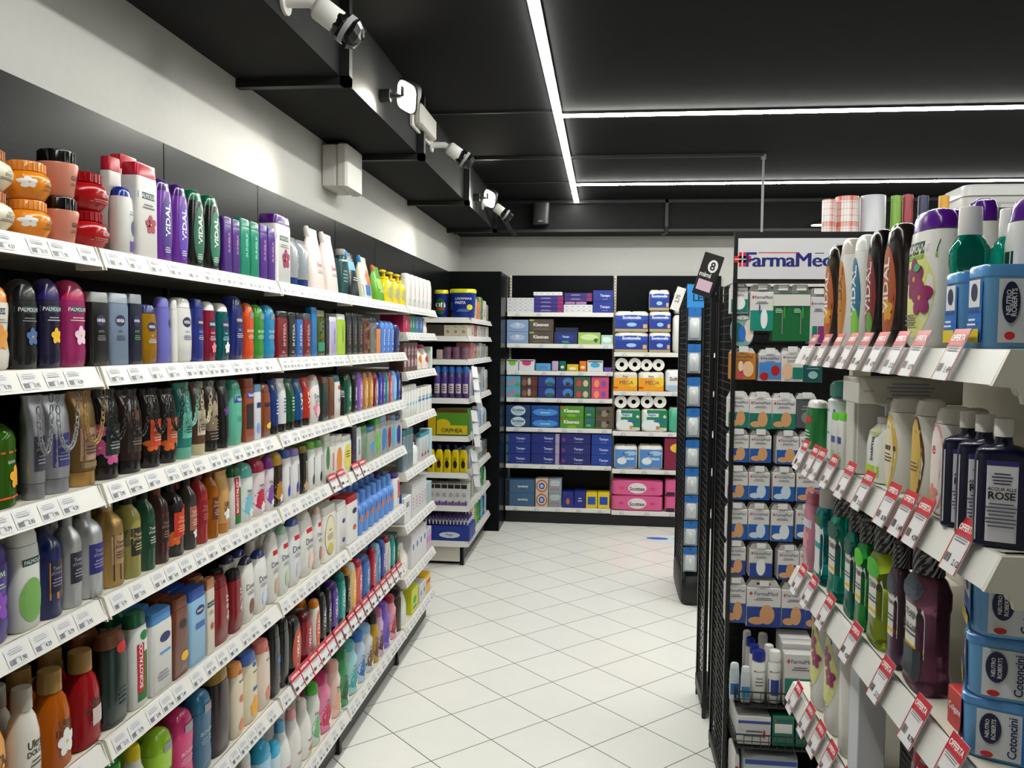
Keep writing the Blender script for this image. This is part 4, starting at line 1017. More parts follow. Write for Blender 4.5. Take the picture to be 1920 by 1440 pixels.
# aisle side of the household corner
def aisle(i, tops, cols, kind, desc, y0=None):
    n = len(cols); y0 = y0 or Y2+.22; zt = LH[i]+RH+.0006
    w = (Y3-.03-y0)/n
    for j, c in enumerate(cols):
        k = kind[j % len(kind)]; W = min(w*.92, .17); D = .12 if k in ('box', 'soft_pack') else min(.12, W*K[k][2])
        W = W if k in ('box', 'soft_pack') else min(W, .09)
        product(k, W, D, min(tops*(1-.12*((j*7) % 3)), zcap(LH[i]+RH)-zt), c, ['e8e8e8', '2f8a4a', 'c8ccd0'][j % 3], 'l777,0,.5,.6,.3,3;e%s,0,.25,.5,.2' % ['39b', 'd84', '5a8'][j % 3], (XF-.03-D/2, y0+w*(j+.5), zt), PI/2, desc, H_[i], 'goods on the '+H_[i])
aisle(0, .2, ['c8d4cc', 'e8e0dc', 'e08a4a', '7a9a6a', 'd8d4cc', 'b8b0a4'], ['box', 'soft_pack'], 'small cleaning product on the aisle side')
aisle(1, .13, ['d8c8c4', 'a86a64', 'd4ccc8', 'c0bcb8', 'a8a4a0', 'd8d4d0'], ['box'], 'small patterned carton on the aisle side')
aisle(2, .14, ['b8807a', 'c08a80', 'b4b0ac', 'c8c8c8', 'a4a4a4', 'b8b8b4'], ['box', 'soft_pack'], 'small packet on the aisle side')
aisle(3, .22, ['c8c0d0', '6a5a30', 'c4c8cc', 'b4b8bc', 'c8ccd0'], ['soft_pack', 'box'], 'clear bagged product on the aisle side')
aisle(4, .18, ['a8a868', '6a6a9a', 'c0b8c4', '8aa8c8', 'c8d0d8', 'a8b4bc'], ['soft_pack', 'soft'], 'bagged household product on the aisle side')
aisle(5, .16, ['b4b8c4', '5a5a60', 'c8c8cc', '8a8c90', '6a6e74'], ['soft_pack', 'soft'], 'grey bagged product on the aisle side')
aisle(6, .2, ['8a9a8a', 'b8c0b4', '7aa88a', 'c0c8c0', '3a9a5a', 'c8d0cc'], ['can', 'soft_pack', 'soft'], 'green and grey product on the aisle side')
aisle(7, .3, ['e8e4dc', '88b83a', '2f9a4a', '1f7a4a', '6ab8d8', '2a5a8a', 'c8d4d0'], ['can', 'big', 'can'], 'tall spray can on the aisle side', Y2+.45)
# hanging strips of silver sachets at the corner
for s_, (zt_, n_) in enumerate(((1.62, 3), (1.27, 3), (.95, 3))):
    o = link('hanging_strip', None, None, (XF+.025, Y2+.08, zt_))
    mb = MB(); mb.box(XF+.014, XF+.018, Y2+.075, Y2+.085, zt_-.3, zt_+.01, mat('e8e6e4', .4)); part('clip_strip', mb, o)
    for k in range(n_*2):
        mb = MB(); zc = zt_-.02-k*.05; y = Y2+.08+(.012 if k % 2 else -.012)
        mb.box(-.003, .003, -.032, .032, -.095, 0, mat('b4b6bc' if k % 2 else 'd4d5d8', .3, .3), .002); mb.xf(Matrix.Translation((XF+.024+.006*k, y, zc))@Matrix.Rotation(-.18, 4, 'Y')@Matrix.Rotation(.3 if k % 2 else -.3, 4, 'X')@Matrix.Rotation(-.6, 4, 'Z')); part('sachet', mb, o)
    tag(o, ['highest', 'middle', 'lowest'][s_]+' hanging strip of silver sachets at the household shelf corner', 'strip', 'sachet strips')

# back wall
YB0 = 8.2
def shb(L, i): return L[i]+RH
T_ = ['back wall left bay, %s shelf' % n for n in ('top', 'second', 'third', 'fourth', 'fifth', 'sixth', 'bottom')]
U_ = ['back wall right bay, %s shelf' % n for n in ('top', 'second', 'third', 'fourth', 'bottom')]
TP = 'tTempo,dfe6ff,.1,.5,.5,.3;l9ad,.1,.2,.4,.1,1'
front(YB0, shb(LB1, 0), f'''
947|1001|558|-|box|e6e6ea|ddd|l667,0,.5,.6,.3,2|white pocket tissue packet|5|4
1001|1057|555|-|box|3a2a86|ddd|r9a2a6c,.4,.5,.2,.98;lbbd,-.1,.5,.4,.4,2|purple and magenta tissue bundle||4
1057|1111|571|-|box|e6e6ea|ddd|l667,0,.5,.6,.3,2|white small tissue packet|5|2
1112|1150|544|-|box|1c3796|ddd|{TP}|blue tissue carton||2
''', T_[0])
front(YB0, shb(LB1, 0), '''
1000|1054|547|554|box|ecebee|ddd|l99a,0,.5,.6,.3,2|white tissue packet on the purple bundles|5
1058|1100|565|570.6|soft_pack|b88ab8|ddd||lilac flat tissue packet|2
1058|1111|549|564.6|box|3a2a80|ddd|r8a2a6c,.4,.5,.2,.98;lbbd,-.1,.5,.4,.4,2|violet and magenta long tissue bundle||2
''', T_[0])
front(YB0, shb(LB1, 1), '''
947|991|599|-|box|8fa8cc|ddd|eb4c8e4,0,.5,.7,.5;fe6e0e8,0,.6,.12|light blue tissue carton||2
992|1038|598|-|box|5c5048|ddd|tKleenex,f4f0ea,0,.56,.64,.34;r9ab84a,-.4,.9,.2,.14;l8a7a6a,0,.2,.8,.2,2|brown tissue carton with white script||2
1039|1083|622|-|box|21386e|ddd|e1f3fa0,0,.55,.7,.5;tTempo,fff,0,.58,.3,.2;tDIESEL,3c8,0,.18,.5,.16|dark blue oval printed tissue carton
1084|1126|623|-|box|a8c86c|ddd|ed8e8b0,0,.6,.8,.5;f2f6a2a,.3,.34,.12|green aloe tissue carton
1127|1149|628|-|box|b8d8cc|ddd|ee8f4f0,0,.5,.8,.6|pale mint tissue carton
''', T_[1])
front(YB0, shb(LB1, 1), '''
1041|1084|614|622.5|box|16264e|ddd||navy carton lying on the blue one
''', T_[1])
front(YB0, shb(LB1, 2), '''
945|972|674|-|box|e4e6ea|ddd|e7ac82a,0,.7,.6,.5;r334,0,.9,.9,.1|white and green display carton
973|1002|674|-|box|e4e6ea|ddd|ed83a7a,0,.7,.6,.5;r334,0,.9,.9,.1|white and pink display carton
1003|1033|681|-|soft_pack|6aa8dc|ddd|l38b,0,.5,.6,.3,2|light blue wipes pack
1034|1047|677|-|soft_pack|c8b0d8|ddd||lilac wipes pack on end
1048|1061|677|-|soft_pack|1f7a64|ddd|ee8e8e0,0,.4,.5,.3|dark green wipes pack on end
1062|1085|683|-|soft_pack|e4c83a|ddd|ef4f0d0,0,.4,.6,.4|yellow wipes pack
1086|1100|677|-|soft_pack|e8862a|ddd|ef4e8d0,0,.4,.6,.3|orange wipes pack on end
1101|1131|676|-|box|dfe4ea|ddd|e4ab0dc,0,.6,.6,.5;r334,0,.9,.9,.1|white and sky blue display carton
1132|1148|689|-|soft_pack|7a5ab0|ddd||violet wipes pack
''', T_[2])
front(YB0, shb(LB1, 3), '''
945|976|704|-|box|6ab0cc|ddd|ee87a8a,-.3,.3,.2,.4;ee87a8a,0,.5,.2,.4;e5aa84a,.3,.2,.4,.3|sky blue pack with pink shapes||2
977|1008|704|-|box|5a3a3a|ddd|e8a6a5a,-.3,.4,.3,.6;ec8b8a8,0,.5,.2,.7;e7a3a3a,.3,.4,.3,.6|brown and red kids tissue pack||2
1009|1041|705|-|box|2a3a86|ddd|e4a8ac8,.2,.5,.6,.8;e3a6a3a,.2,.3,.5,.3|blue kids tissue pack with green scene||2
1042|1075|705|-|box|26357e|ddd|e4a8ac8,.2,.5,.6,.8;e4a3a2a,.2,.3,.3,.4|blue kids tissue pack beside its twin||2
1076|1108|705|-|box|4a6a5a|ddd|ec84a3a,-.2,.4,.3,.6;ed8c8a8,.2,.4,.3,.6|mixed colour kids tissue pack||2
1109|1142|706|-|box|d85a86|ddd|ef8a06a,-.2,.4,.3,.7;e8a5aa8,.2,.4,.3,.6|pink kids tissue pack||2
''', T_[3])
front(YB0, shb(LB1, 4), '''
944|995|759|-|box|17456e|ddd|ecfe4f4,0,.5,.6,.9;tScottex,123,0,.58,.5,.3;l79b,0,.3,.4,.2,2|dark blue tissue box with pale glow||2
996|1049|760|-|box|1e4f9e|ddd|e4a98dc,0,.4,.9,.66;tFoxy,123,0,.7,.3,.26;lcde,0,.35,.5,.2,1|royal blue tissue box with light oval||2
1050|1095|761|-|box|5f9a30|ddd|tKleenex,fff,0,.58,.66,.34;e8aba2a,0,.14,.4,.3;rd84a2a,-.42,.9,.14,.14|green tissue box||2
1096|1116|763|-|box|2f7a4a|ddd|r3a6aa8,0,.75,.7,.2;lcec,-.1,.3,.5,.2,2|dark green small tissue box||2
1117|1150|763|-|box|6a5a4a|ddd|e9a8a7a,0,.4,.4,.6;e222,.2,.6,.2,.3;e3a5a3a,-.3,.5,.3,.6|brown animal print tissue box||2
''', T_[4])
front(YB0, shb(LB1, 5), f'''
944|995|812|-|box|1f3a8e|ddd|e3a7a5a,-.46,.5,.16,.8;{TP}|blue tissue bundle with green edge||3
996|1050|812|-|box|1f2f86|ddd|rb4aac0,.42,.5,.14,.98;{TP}|blue tissue bundle with pale edge||3
1051|1108|812|-|box|232a78|ddd|e8a3a7a,-.4,.4,.12,.4;{TP}|navy tissue bundle with drop print||3
1109|1148|813|-|box|1c46a0|ddd|{TP}|bright blue small tissue carton||3
''', T_[5])
front(YB0, shb(LB1, 6), '''
942|1003|899|-|box|4a6e92|ddd|r16222e,-.42,.5,.14,.98;ttenderly,e8f0f8,.1,.5,.36,.3|steel blue tissue bundle||2
1004|1028|898|-|box|d8cbb8|ddd|ec8642a,0,.5,.9,.9;edfd8cc,0,.5,.7,.7;e4a6aa8,0,.5,.5,.5;eb8d0e8,0,.5,.26,.26|cube tissue box with orange rings||2
1029|1053|898|-|box|9aa8b4|ddd|lffffff,0,.7,.9,.4,4;lc8766a,0,.3,.9,.2,2|cube tissue box with zigzag print||2
1054|1076|922|-|box|20308e|ddd|ec87a3a,0,.4,.3,.4|blue small box with brown shape
1077|1098|921|-|box|20308e|ddd|ld8dcf4,0,.5,.4,.3,2|blue small box with white marks
1099|1120|924|-|box|ead22a|ddd|r2a58b8,0,.5,.7,.5|yellow box with blue panel
1121|1143|924|-|box|ecd030|ddd|r2454b0,0,.5,.7,.5|yellow box with blue panel, right one
''', T_[6])
SC = 'r1c3f9c,0,.46,.98,.7;e2a5ab8,0,.7,.98,.3;tScottonelle,fff,0,.72,.78,.16;ea8ccec,0,.36,.3,.2;rb8a878,0,.07,.98,.14;rd8b088,.4,.28,.12,.2'
front(YB0, shb(LB2, 0), f'''
1153|1217|583|-|roll_pack|ece9e2|e8e4da|{SC}|wide blue toilet paper pack||2
1218|1259|583|-|roll_pack|ece9e2|e8e4da|{SC}|narrow blue toilet paper pack||2
''', U_[0], .2)
front(YB0, shb(LB2, 0), f'''
1218|1256|543|582|roll_pack|ece9e2|e8e4da|{SC}|blue toilet paper pack on top of the stack
1262|1330|590|-|roll_pack|e8e8e6|e8e4da||white paper pack half hidden by wire racks
1266|1300|545|588|roll_pack|dcdad6|e8e4da||grey white paper pack behind the price card
''', U_[0], .2)
FX = 'rf0a818,0,.36,.98,.7;ef4d040,.3,.5,.5,.5;tFoxy,333,0,.78,.34,.14;tMEGA,1d2f7a,.05,.46,.66,.2;rd8481a,-.4,.18,.2,.1'
front(YB0, shb(LB2, 1), f'''
1150|1196|697|-|roll_pack|ece6da|e8e4da|{FX}|orange and white mega toilet roll pack
1197|1246|697|-|roll_pack|ece6da|e8e4da|{FX}|orange and white mega toilet roll pack, right one
1248|1300|693|-|roll_pack|f2f2f2|e8e4da|tSoft,222,-.2,.6,.3,.2;ra8c8e4,0,.2,.9,.2|white toilet roll pack beside the orange packs
''', U_[1], .2)
RG = 'r1a8a5c,.1,.6,.8,.8;eecf0f0,-.15,.3,.7,.5;rdfe8f4,-.1,.76,.5,.16;tRegina,1a3a8a,-.1,.76,.44,.13;e3a6ab4,.2,.48,.5,.1;ed88a5a,.12,.2,.14,.16;ff4f6f4,.38,.7,.08'
front(YB0, shb(LB2, 2), f'''
1155|1202|767|-|roll_pack|eceae4|e8e4da|{RG}|green and white toilet roll pack
1203|1253|767|-|roll_pack|eceae4|e8e4da|{RG}|green and white toilet roll pack, right one
1254|1300|765|-|roll_pack|5ab89a|e8e4da||plain sea green roll pack by the wire rack
''', U_[2], .2)
CT = 'r5a90cc,0,.46,.9,.8;eaccce8,.2,.7,.5,.2;tFoxy,223,0,.66,.3,.12;tCotton,f4f6fa,.1,.48,.6,.14;eeef2f6,-.16,.36,.4,.3;le88,.2,.1,.4,.06,1'
front(YB0, shb(LB2, 3), f'''
1151|1196|835|-|roll_pack|ece9e2|e8e4da|{CT}|pale blue cotton toilet roll pack
1197|1244|835|-|roll_pack|ece9e2|e8e4da|{CT}|pale blue cotton toilet roll pack, right one
1246|1300|822|-|box|8a1f4a|ddd|eecc83a,0,.7,.6,.3|crimson and yellow paper pack by the wire rack
''', U_[3], .2)
PK = 'e%s,0,.5,.36,.7;tScottex,222,0,.46,.3,.3;ed8407a,-.3,.5,.1,.2;ed8407a,.3,.5,.1,.2' % 'f4e8ee'
front(YB0, shb(LB2, 4), f'''
1146|1245|900|-|soft_pack|e0689c|ddd|{PK}|long pink toilet paper bale||2
1247|1300|900|-|soft_pack|e0689c|ddd|r2a1a3a,-.3,.14,.3,.2|shorter pink toilet paper bale||2
''', U_[4], .22)
# loose toilet rolls on top of the packs: flat ends towards the aisle
mb = MB(); me = None
def roll_mesh(R):
    mb = MB(); n = 28; vs, fs = [], []; W = mat('eeebe4', .7)
    for y in (0, .1):
        for r in (R, R*.36):
            for i in range(n): vs.append((r*math.cos(2*PI*i/n), y, r*math.sin(2*PI*i/n)))
    for i in range(n):
        j = (i+1) % n
        fs += [(i, j, n+j, n+i), (2*n+i, 3*n+i, 3*n+j, 2*n+j), (i, 2*n+i, 2*n+j, j)]
    mb.add(vs, fs, W)
    fs2 = [(n+i, n+(i+1) % n, 3*n+(i+1) % n, 3*n+i) for i in range(n)]; a = mb.mesh('roll')
    cb = MB(); cb.add(vs, fs2, mat('a89a86', .8)); return a, cb.mesh('core')
for cx, cy_, R, d, pl in ((1166, 683, .063, 'white toilet roll on the orange packs', 0), (1190.5, 683, .063, 'white toilet roll on the orange packs', 0), (1212.5, 683, .057, 'white toilet roll on the orange packs', 0), (1235, 683, .057, 'white toilet roll on the orange packs', 0),
                          (1164, 755, .062, 'white toilet roll on the green packs', 1), (1188, 755, .062, 'white toilet roll on the green packs', 1), (1213.5, 755, .062, 'white toilet roll on the green packs', 1), (1237.5, 755, .062, 'white toilet roll on the green packs', 1)):
    p = at(cx, cy_, Y=YB0+.03); zb_ = float(at(cx, (697, 767)[pl], Y=YB0)[2])+.0065
    o = link('toilet_roll', None, None, (p[0], YB0+.03, zb_+R)); a, b = roll_mesh(R); link('paper', a, o); link('core', b, o)
    o['category'] = 'toilet roll'; o['group'] = 'loose toilet rolls'; PEND.append((o, d, U_[1+pl]))

# ------------------------------------------------------------------ wire display racks
def wire_panel(mb, ax, c, a0, a1, z0, z1, sa=.05, sz=.032, r=.0016):
    """welded mesh in the plane ax=c"""
    P = lambda a, z: (c, a, z) if ax == 0 else (a, c, z)
    n = max(1, round((a1-a0)/sa))
    def bar(p, q, rr):
        x0, x1 = sorted((p[0], q[0])); y0, y1 = sorted((p[1], q[1])); w0, w1 = sorted((p[2], q[2]))
        mb.box(x0-rr, x1+rr, y0-rr, y1+rr, w0-rr, w1+rr, M_WIRE)
    for i in range(n+1): a = a0+(a1-a0)*i/n; bar(P(a, z0), P(a, z1), r)
    m = int((z1-z0)/sz)
    for k in range(m+1): z = z0+(z1-z0)*k/m; bar(P(a0, z), P(a1, z), r)
def post(mb, x, y, z0, z1, r=.009): mb.box(x-r, x+r, y-r, y+r, z0, z1, M_WIRE)

def hang_meshes(W, D, H, body, deco, head='e4e2e0'):
    key = ('hang', round(W, 3), D, round(H, 3), body, deco)
    if key in PC: return PC[key]
    hb = H*.84
    mb = MB(); mb.box(-W/2, W/2, -D/2, D/2, 0, hb, cm('^'+body), .0015); a = ('box_body', mb.mesh('box'))
    mb = MB(); mb.prism([(-W/2, hb), (W/2, hb), (W*.36, H), (-W*.36, H)], 1, -.0015, .0015, cm('^'+head))
    mb.box(-W*.2, W*.2, -.0021, .0021, hb+(H-hb)*.35, hb+(H-hb)*.62, M_BLACK); b = ('hang_tab', mb.mesh('tab'))
    mb = MB(); mb.keep = 1; flat(mb, -D/2, shapes(deco, W, hb)); c = ('label', mb.mesh('print', False))
    PC[key] = [a, b, c]; return PC[key]
def hanger(stand, x0, x1, yt, yb, Y, body, deco, desc, place, group, D=.03, hook_back=.2, rows=2, name='plaster_box'):
    a, b = at(x0, yt, Y=Y), at(x1, yb, Y=Y); W = float(b[0]-a[0])*.97; H = float(a[2]-b[2]); xc = float(a[0]+b[0])/2; z = float(b[2])
    for k in range(rows):
        r = link(name, None, None, (xc, Y+D/2+k*(D+.004), z))
        for pn, me in hang_meshes(W, D, H, body, deco):
            if k and pn == 'label': continue
            link(pn, me, r)
        r['category'] = 'box'; r['group'] = group; PEND.append((r, desc+(' behind' if k else ''), place))
    mb = MB(); zh = z+H*(.84+.16*.5)
    mb.tube([(xc, Y+hook_back, zh), (xc, Y+D/2-.01, zh), (xc, Y-.002, zh+.008)], .0022, M_WIRE, 6)
    mb.box(xc-.018, xc+.018, Y-.004, Y-.002, zh-.006, zh+.016, mat('dcdcdc', .5))
    part('hook', mb, stand)

# --- pharmacy rack (header sign, plasters)
YC = 3.34
xl = .492; xr = 1.0
rc = link('display_rack', None, None, (.75, 3.55, 0))
mb = MB(); wire_panel(mb, 0, xl, YC, 3.74, .06, 2.04, .05, .033); part('side_mesh', mb, rc, False)
mb = MB(); wire_panel(mb, 0, xr, YC, 3.74, .06, 2.04, .05, .033); part('side_mesh', mb, rc, False)
mb = MB(); wire_panel(mb, 1, 3.6, xl, xr, .06, 2.04, .04, .04, .0013); mb.box(xl, xr, 3.62, 3.63, .06, 2.04, M_BLACK); part('back_mesh', mb, rc, False)
for x in (xl, xr):
    for y in (YC, 3.74):
        mb = MB(); post(mb, x, y, .0, 2.05 if y > YC else 2.06, .008); part('post', mb, rc, False)
mb = MB(); mb.box(xl-.01, xr+.01, YC-.01, 3.75, .03, .07, M_BLACK); part('base', mb, rc, False)
mb = MB(); mb.box(xl-.008, xr+.008, YC-.012, YC+.004, 2.035, 2.232, M_BLACK); part('header_frame', mb, rc, False)
p0, p1 = at(1370, 447, Y=YC-.013), at(1370, 523, Y=YC-.013)
mb = MB(); mb.box(xl+.006, xr-.004, YC-.015, YC-.012, float(p1[2]), float(p0[2]), mat('cccbcf', .4)); hs = part('header_sign', mb, rc, False); hs['label'] = 'white header board with red cross and blue lettering'
mb = MB(); mb.keep = 1; Ys = YC-.0152; R_, B_ = mat('c8242c', .4), mat('23286e', .4); Wt = mat('cccbcf', .4)
def pr(x0, y0, x1, y1, m, e=0):
    a, b = at(x0, y0, Y=Ys), at(x1, y1, Y=Ys); mb.add([(a[0], Ys-e, b[2]), (b[0], Ys-e, b[2]), (b[0], Ys-e, a[2]), (a[0], Ys-e, a[2])], [(0, 1, 2, 3)], m)
pr(1386, 473, 1398, 500, R_); pr(1377, 480, 1408, 492, R_); pr(1391, 473, 1393, 500, Wt, .0003); pr(1377, 485, 1408, 487, Wt, .0003)
pr(1399, 473, 1419, 477.5, B_, .0002); pr(1399, 473, 1403.5, 500, B_, .0004); pr(1404, 485, 1412, 489, B_, .0004)
pr(1422, 473, 1499, 474.6, R_); pr(1528, 474, 1545, 475.5, B_)
vs, fs, tw = text2d('armaMed', 0); a = at(1410, 500, Y=Ys); hgt = float(at(1410, 474.5, Y=Ys)[2]-a[2]); sc_ = hgt
for k in range(5): mb.add([(float(a[0])+(x+tw/2+k*.022)*sc_*1.1, Ys-.0003-k*.00005, float(a[2])+(z+.5)*hgt) for x, z in vs], fs, B_)
part('sign_lettering', mb, rc, False)
FM = 'rc8242c,-.38,.86,.1,.03;rc8242c,-.38,.86,.03,.1;tFarmaMed,23286e,.06,.86,.72,.1;l445,0,.72,.6,.08,2;%s'
def foot(c, s='dca878'): return FM % ('r%s,0,.26,.98,.52;e%s,.1,.32,.44,.5;e%s,-.2,.16,.5,.2' % (c, s, s))
PC1 = 'pharmacy rack, %s row'
G1, G2 = '17806e', '2263b0'
def prow(n, Y, L):
    for x0, x1, yt, yb, body, deco, desc in L: hanger(rc, x0, x1, yt, yb, Y, body, deco, desc, PC1 % n, 'hanging packs on the pharmacy rack')
prow('top', YC, [(1371, 1402, 530, 588, 'dcdcda', FM % 'r17806e,0,.3,.98,.5;ef0f0ee,0,.4,.7,.5', 'white and green dental floss pack'),
  (1407, 1450, 533, 620, 'e0dedc', FM % 'r1a9080,0,.26,.98,.52;eeef0f4,.1,.3,.3,.5;e3a4a9a,-.1,.56,.06,.24', 'white and green digital thermometer pack'),
  (1450, 1484, 533, 640, '157040', FM % 'rdcdad6,0,.86,.98,.24;r888,.0,.4,.06,.5;r3a3,.1,.6,.08,.24;lcec,-.2,.64,.4,.1,3', 'dark green glass thermometer pack'),
  (1485, 1518, 533, 640, '157040', FM % 'rdcdad6,0,.86,.98,.24;r888,.0,.4,.06,.5;r3a3,.1,.6,.08,.24;lcec,-.2,.64,.4,.1,3', 'dark green glass thermometer pack, right one'),
  (1520, 1548, 540, 645, 'd8d4d8', FM % 'r8a3a7a,.2,.2,.4,.36;r17806e,-.2,.2,.3,.36', 'white and violet test stick pack')])
prow('second', YC, [(1370, 1417, 652, 712, 'c8862a', FM % 'ef0c8a0,.2,.4,.44,.6;rd8407a,-.1,.16,.2,.2;eecd8c0,-.1,.5,.2,.4', 'orange gold kids plaster pack'),
  (1423, 1464, 655, 715, 'c8ccd4', FM % 'r4a90d0,0,.4,.98,.6;eb81c24,.25,.4,.4,.4;eb81c24,-.25,.18,.4,.3', 'blue and red kids plaster pack'),
  (1465, 1506, 652, 716, 'e2e0de', FM % 'ee8c0a0,-.2,.36,.5,.6;r17806e,.25,.3,.46,.4', 'white eye patch pack with face picture'),
  (1507, 1542, 660, 718, '1a5a5c', 'l8aa,0,.6,.7,.2,2;e9ac0c0,0,.3,.5,.3', 'dark teal breathing strip pack')])
prow('third', YC, [(1366, 1404, 735, 802, 'e2e0de', foot(G1), 'white and green foot patch pack'), (1405, 1447, 736, 805, 'e2e0de', foot(G1), 'white and green callus pad pack'),
  (1448, 1492, 738, 805, 'e2e0de', foot(G1), 'white and green heel pad pack'), (1493, 1532, 738, 803, '5a6064', 'l999,0,.7,.6,.2,2;e8a9094,0,.36,.5,.4', 'dull grey pad pack')])
prow('fourth', YC, [(1366, 1404, 806, 867, 'e2e0de', foot(G2), 'white and blue plaster pack with hand'), (1406, 1446, 807, 868, 'e2e0de', foot(G2), 'white and blue plaster pack with fingers'),
  (1456, 1498, 809, 871, 'e2e0de', foot(G2), 'white and blue plaster pack with crossed hands'), (1500, 1536, 810, 872, 'e2e0de', foot(G2), 'white and blue plaster pack half hidden')])
prow('fifth', YC, [(1364, 1402, 875, 937, 'e2e0de', foot(G2), 'white and blue plaster pack with arm'), (1404, 1443, 876, 938, 'e2e0de', foot(G2, 'cfe0f0'), 'white and blue clear plaster pack'),
  (1449, 1490, 877, 940, 'e2e0de', foot(G2, 'cfe0f0'), 'white and blue strip plaster pack'), (1494, 1537, 878, 942, 'e2e0de', foot(G2), 'white and blue cross plaster pack')])
prow('sixth', YC, [(1363, 1401, 944, 1012, 'e2e0de', foot(G2), 'white and blue pack with two knees'), (1403, 1442, 945, 1013, 'e2e0de', foot(G2, 'cfe0f0'), 'white and blue pack with white pads'),
  (1446, 1487, 946, 1016, 'e2e0de', foot(G2, 'e8ecf0'), 'white and blue pack with white strips'), (1493, 1532, 947, 1012, 'e2e0de', foot(G2, 'e8ecf0'), 'white and blue pack with bandage strips')])
prow('seventh', YC, [(1362, 1398, 1015, 1078, 'e2e0de', foot('2a4a9a'), 'white and indigo elastic plaster pack'), (1405, 1448, 1020, 1083, 'dcdcda', FM % 'r2a4a9a,0,.26,.98,.5;ef0f0f0,0,.36,.4,.6', 'white and indigo pack with small bottle'),
  (1459, 1498, 1023, 1088, 'e2e0de', foot('2a4a9a'), 'white and indigo finger bandage pack'), (1500, 1534, 1025, 1090, 'e2e0de', foot('2a4a9a'), 'white and indigo bandage pack half hidden')])
prow('eighth', YC, [(1361, 1398, 1083, 1168, 'e2e0de', foot('2a5aa0'), 'white and blue adhesive patch pack'), (1400, 1464, 1088, 1177, 'e2e0de', foot('2a4a9a'), 'wide white and indigo gauze pack'),
  (1466, 1510, 1093, 1178, 'e2e0de', foot('2a4a9a'), 'white and indigo gauze pack'), (1511, 1540, 1100, 1180, 'e2e0de', foot('2a4a9a'), 'narrow white and indigo gauze pack')])
o = link('eye_patch_pack', None, None, (float(at(1392, 620, Y=YC)[0]), YC+.01, float(at(1392, 650, Y=YC)[2])))
w_, h_ = float(at(1414, 620, Y=YC)[0]-at(1370, 620, Y=YC)[0]), float(at(1392, 590, Y=YC)[2]-at(1392, 650, Y=YC)[2])
mb = MB(); vs, fs = ell(0, h_/2, w_, h_, 28, 2.4); k = len(vs)
mb.prism([vs[i] for i in range(k-28, k)], 1, -.006, .006, cm('^8ab0b0')); link('card', mb.mesh('card', False), o)
mb = MB(); mb.keep = 1; flat(mb, -.006, shapes('ef0e0d0,.28,.5,.4,.7;e17807a,-.2,.45,.5,.6;e3a7ad0,0,.4,.3,.5;edcdcda,0,.9,.5,.12', w_, h_)); link('label', mb.mesh('print', False), o)
tag(o, 'oval teal card pack with face picture hanging left under the dental floss', 'pack')
mb = MB(); mb.tube([(float(o.location.x), 3.6, o.location.z+h_*.9), (float(o.location.x), YC-.0, o.location.z+h_*.9)], .0022, M_WIRE, 6); part('hook', mb, rc)

# wire baskets of the pharmacy rack
def basket(x0, x1, y0, y1, z0, h):
    mb = MB()
    for z in (z0, z0+h*.5, z0+h): 
        r = .0022 if z == z0+h else .0014
        mb.box(x0-r, x1+r, y0-r, y0+r, z-r, z+r, M_WIRE); mb.box(x0-r, x0+r, y0, y1, z-r, z+r, M_WIRE); mb.box(x1-r, x1+r, y0, y1, z-r, z+r, M_WIRE)
    n = int((x1-x0)/.03)
    for i in range(n+1): x = x0+(x1-x0)*i/n; mb.box(x-.0012, x+.0012, y0-.0012, y0+.0012, z0, z0+h, M_WIRE)
    n2 = int((y1-y0)/.03)
    for i in range(n2+1): y = y0+(y1-y0)*i/n2; mb.box(x0, x1, y-.0012, y+.0012, z0-.0012, z0+.0012, M_WIRE); mb.box(x0-.0012, x0+.0012, y-.0012, y+.0012, z0, z0+h, M_WIRE)
    mb.box(x0, x1, y0, y1, z0-.004, z0-.0012, M_BLACK)
    part('wire_basket', mb, rc, False)
ZB1 = .44; ZB2 = .29; ZB3 = .1
basket(xl+.012, xr-.012, 3.16, 3.58, ZB1, .055); basket(xl+.012, xr-.012, 3.14, 3.58, ZB2, .05); basket(xl+.012, xr-.012, 3.12, 3.58, ZB3, .05)
def bask(L, z, place):
    for x0, x1, yt, Y, kind, body, cap, deco, desc, dep in L:
        a, b = at(x0, yt, Y=Y), at(x1, yt, Y=Y); W = float(b[0]-a[0]); H = float(a[2])-z-.003
        D = dep or W*(K[kind][2] if kind in K else 1)
        product(kind, W, D, H, body, cap, deco, (float(a[0]+b[0])/2, Y+D/2, z+.0028), 0, desc, place, 'goods in the pharmacy rack baskets')
BT = 'rc8242c,-.3,.6,.1,.03;tFarmaMed,23286e,.05,.6,.7,.06;%s'
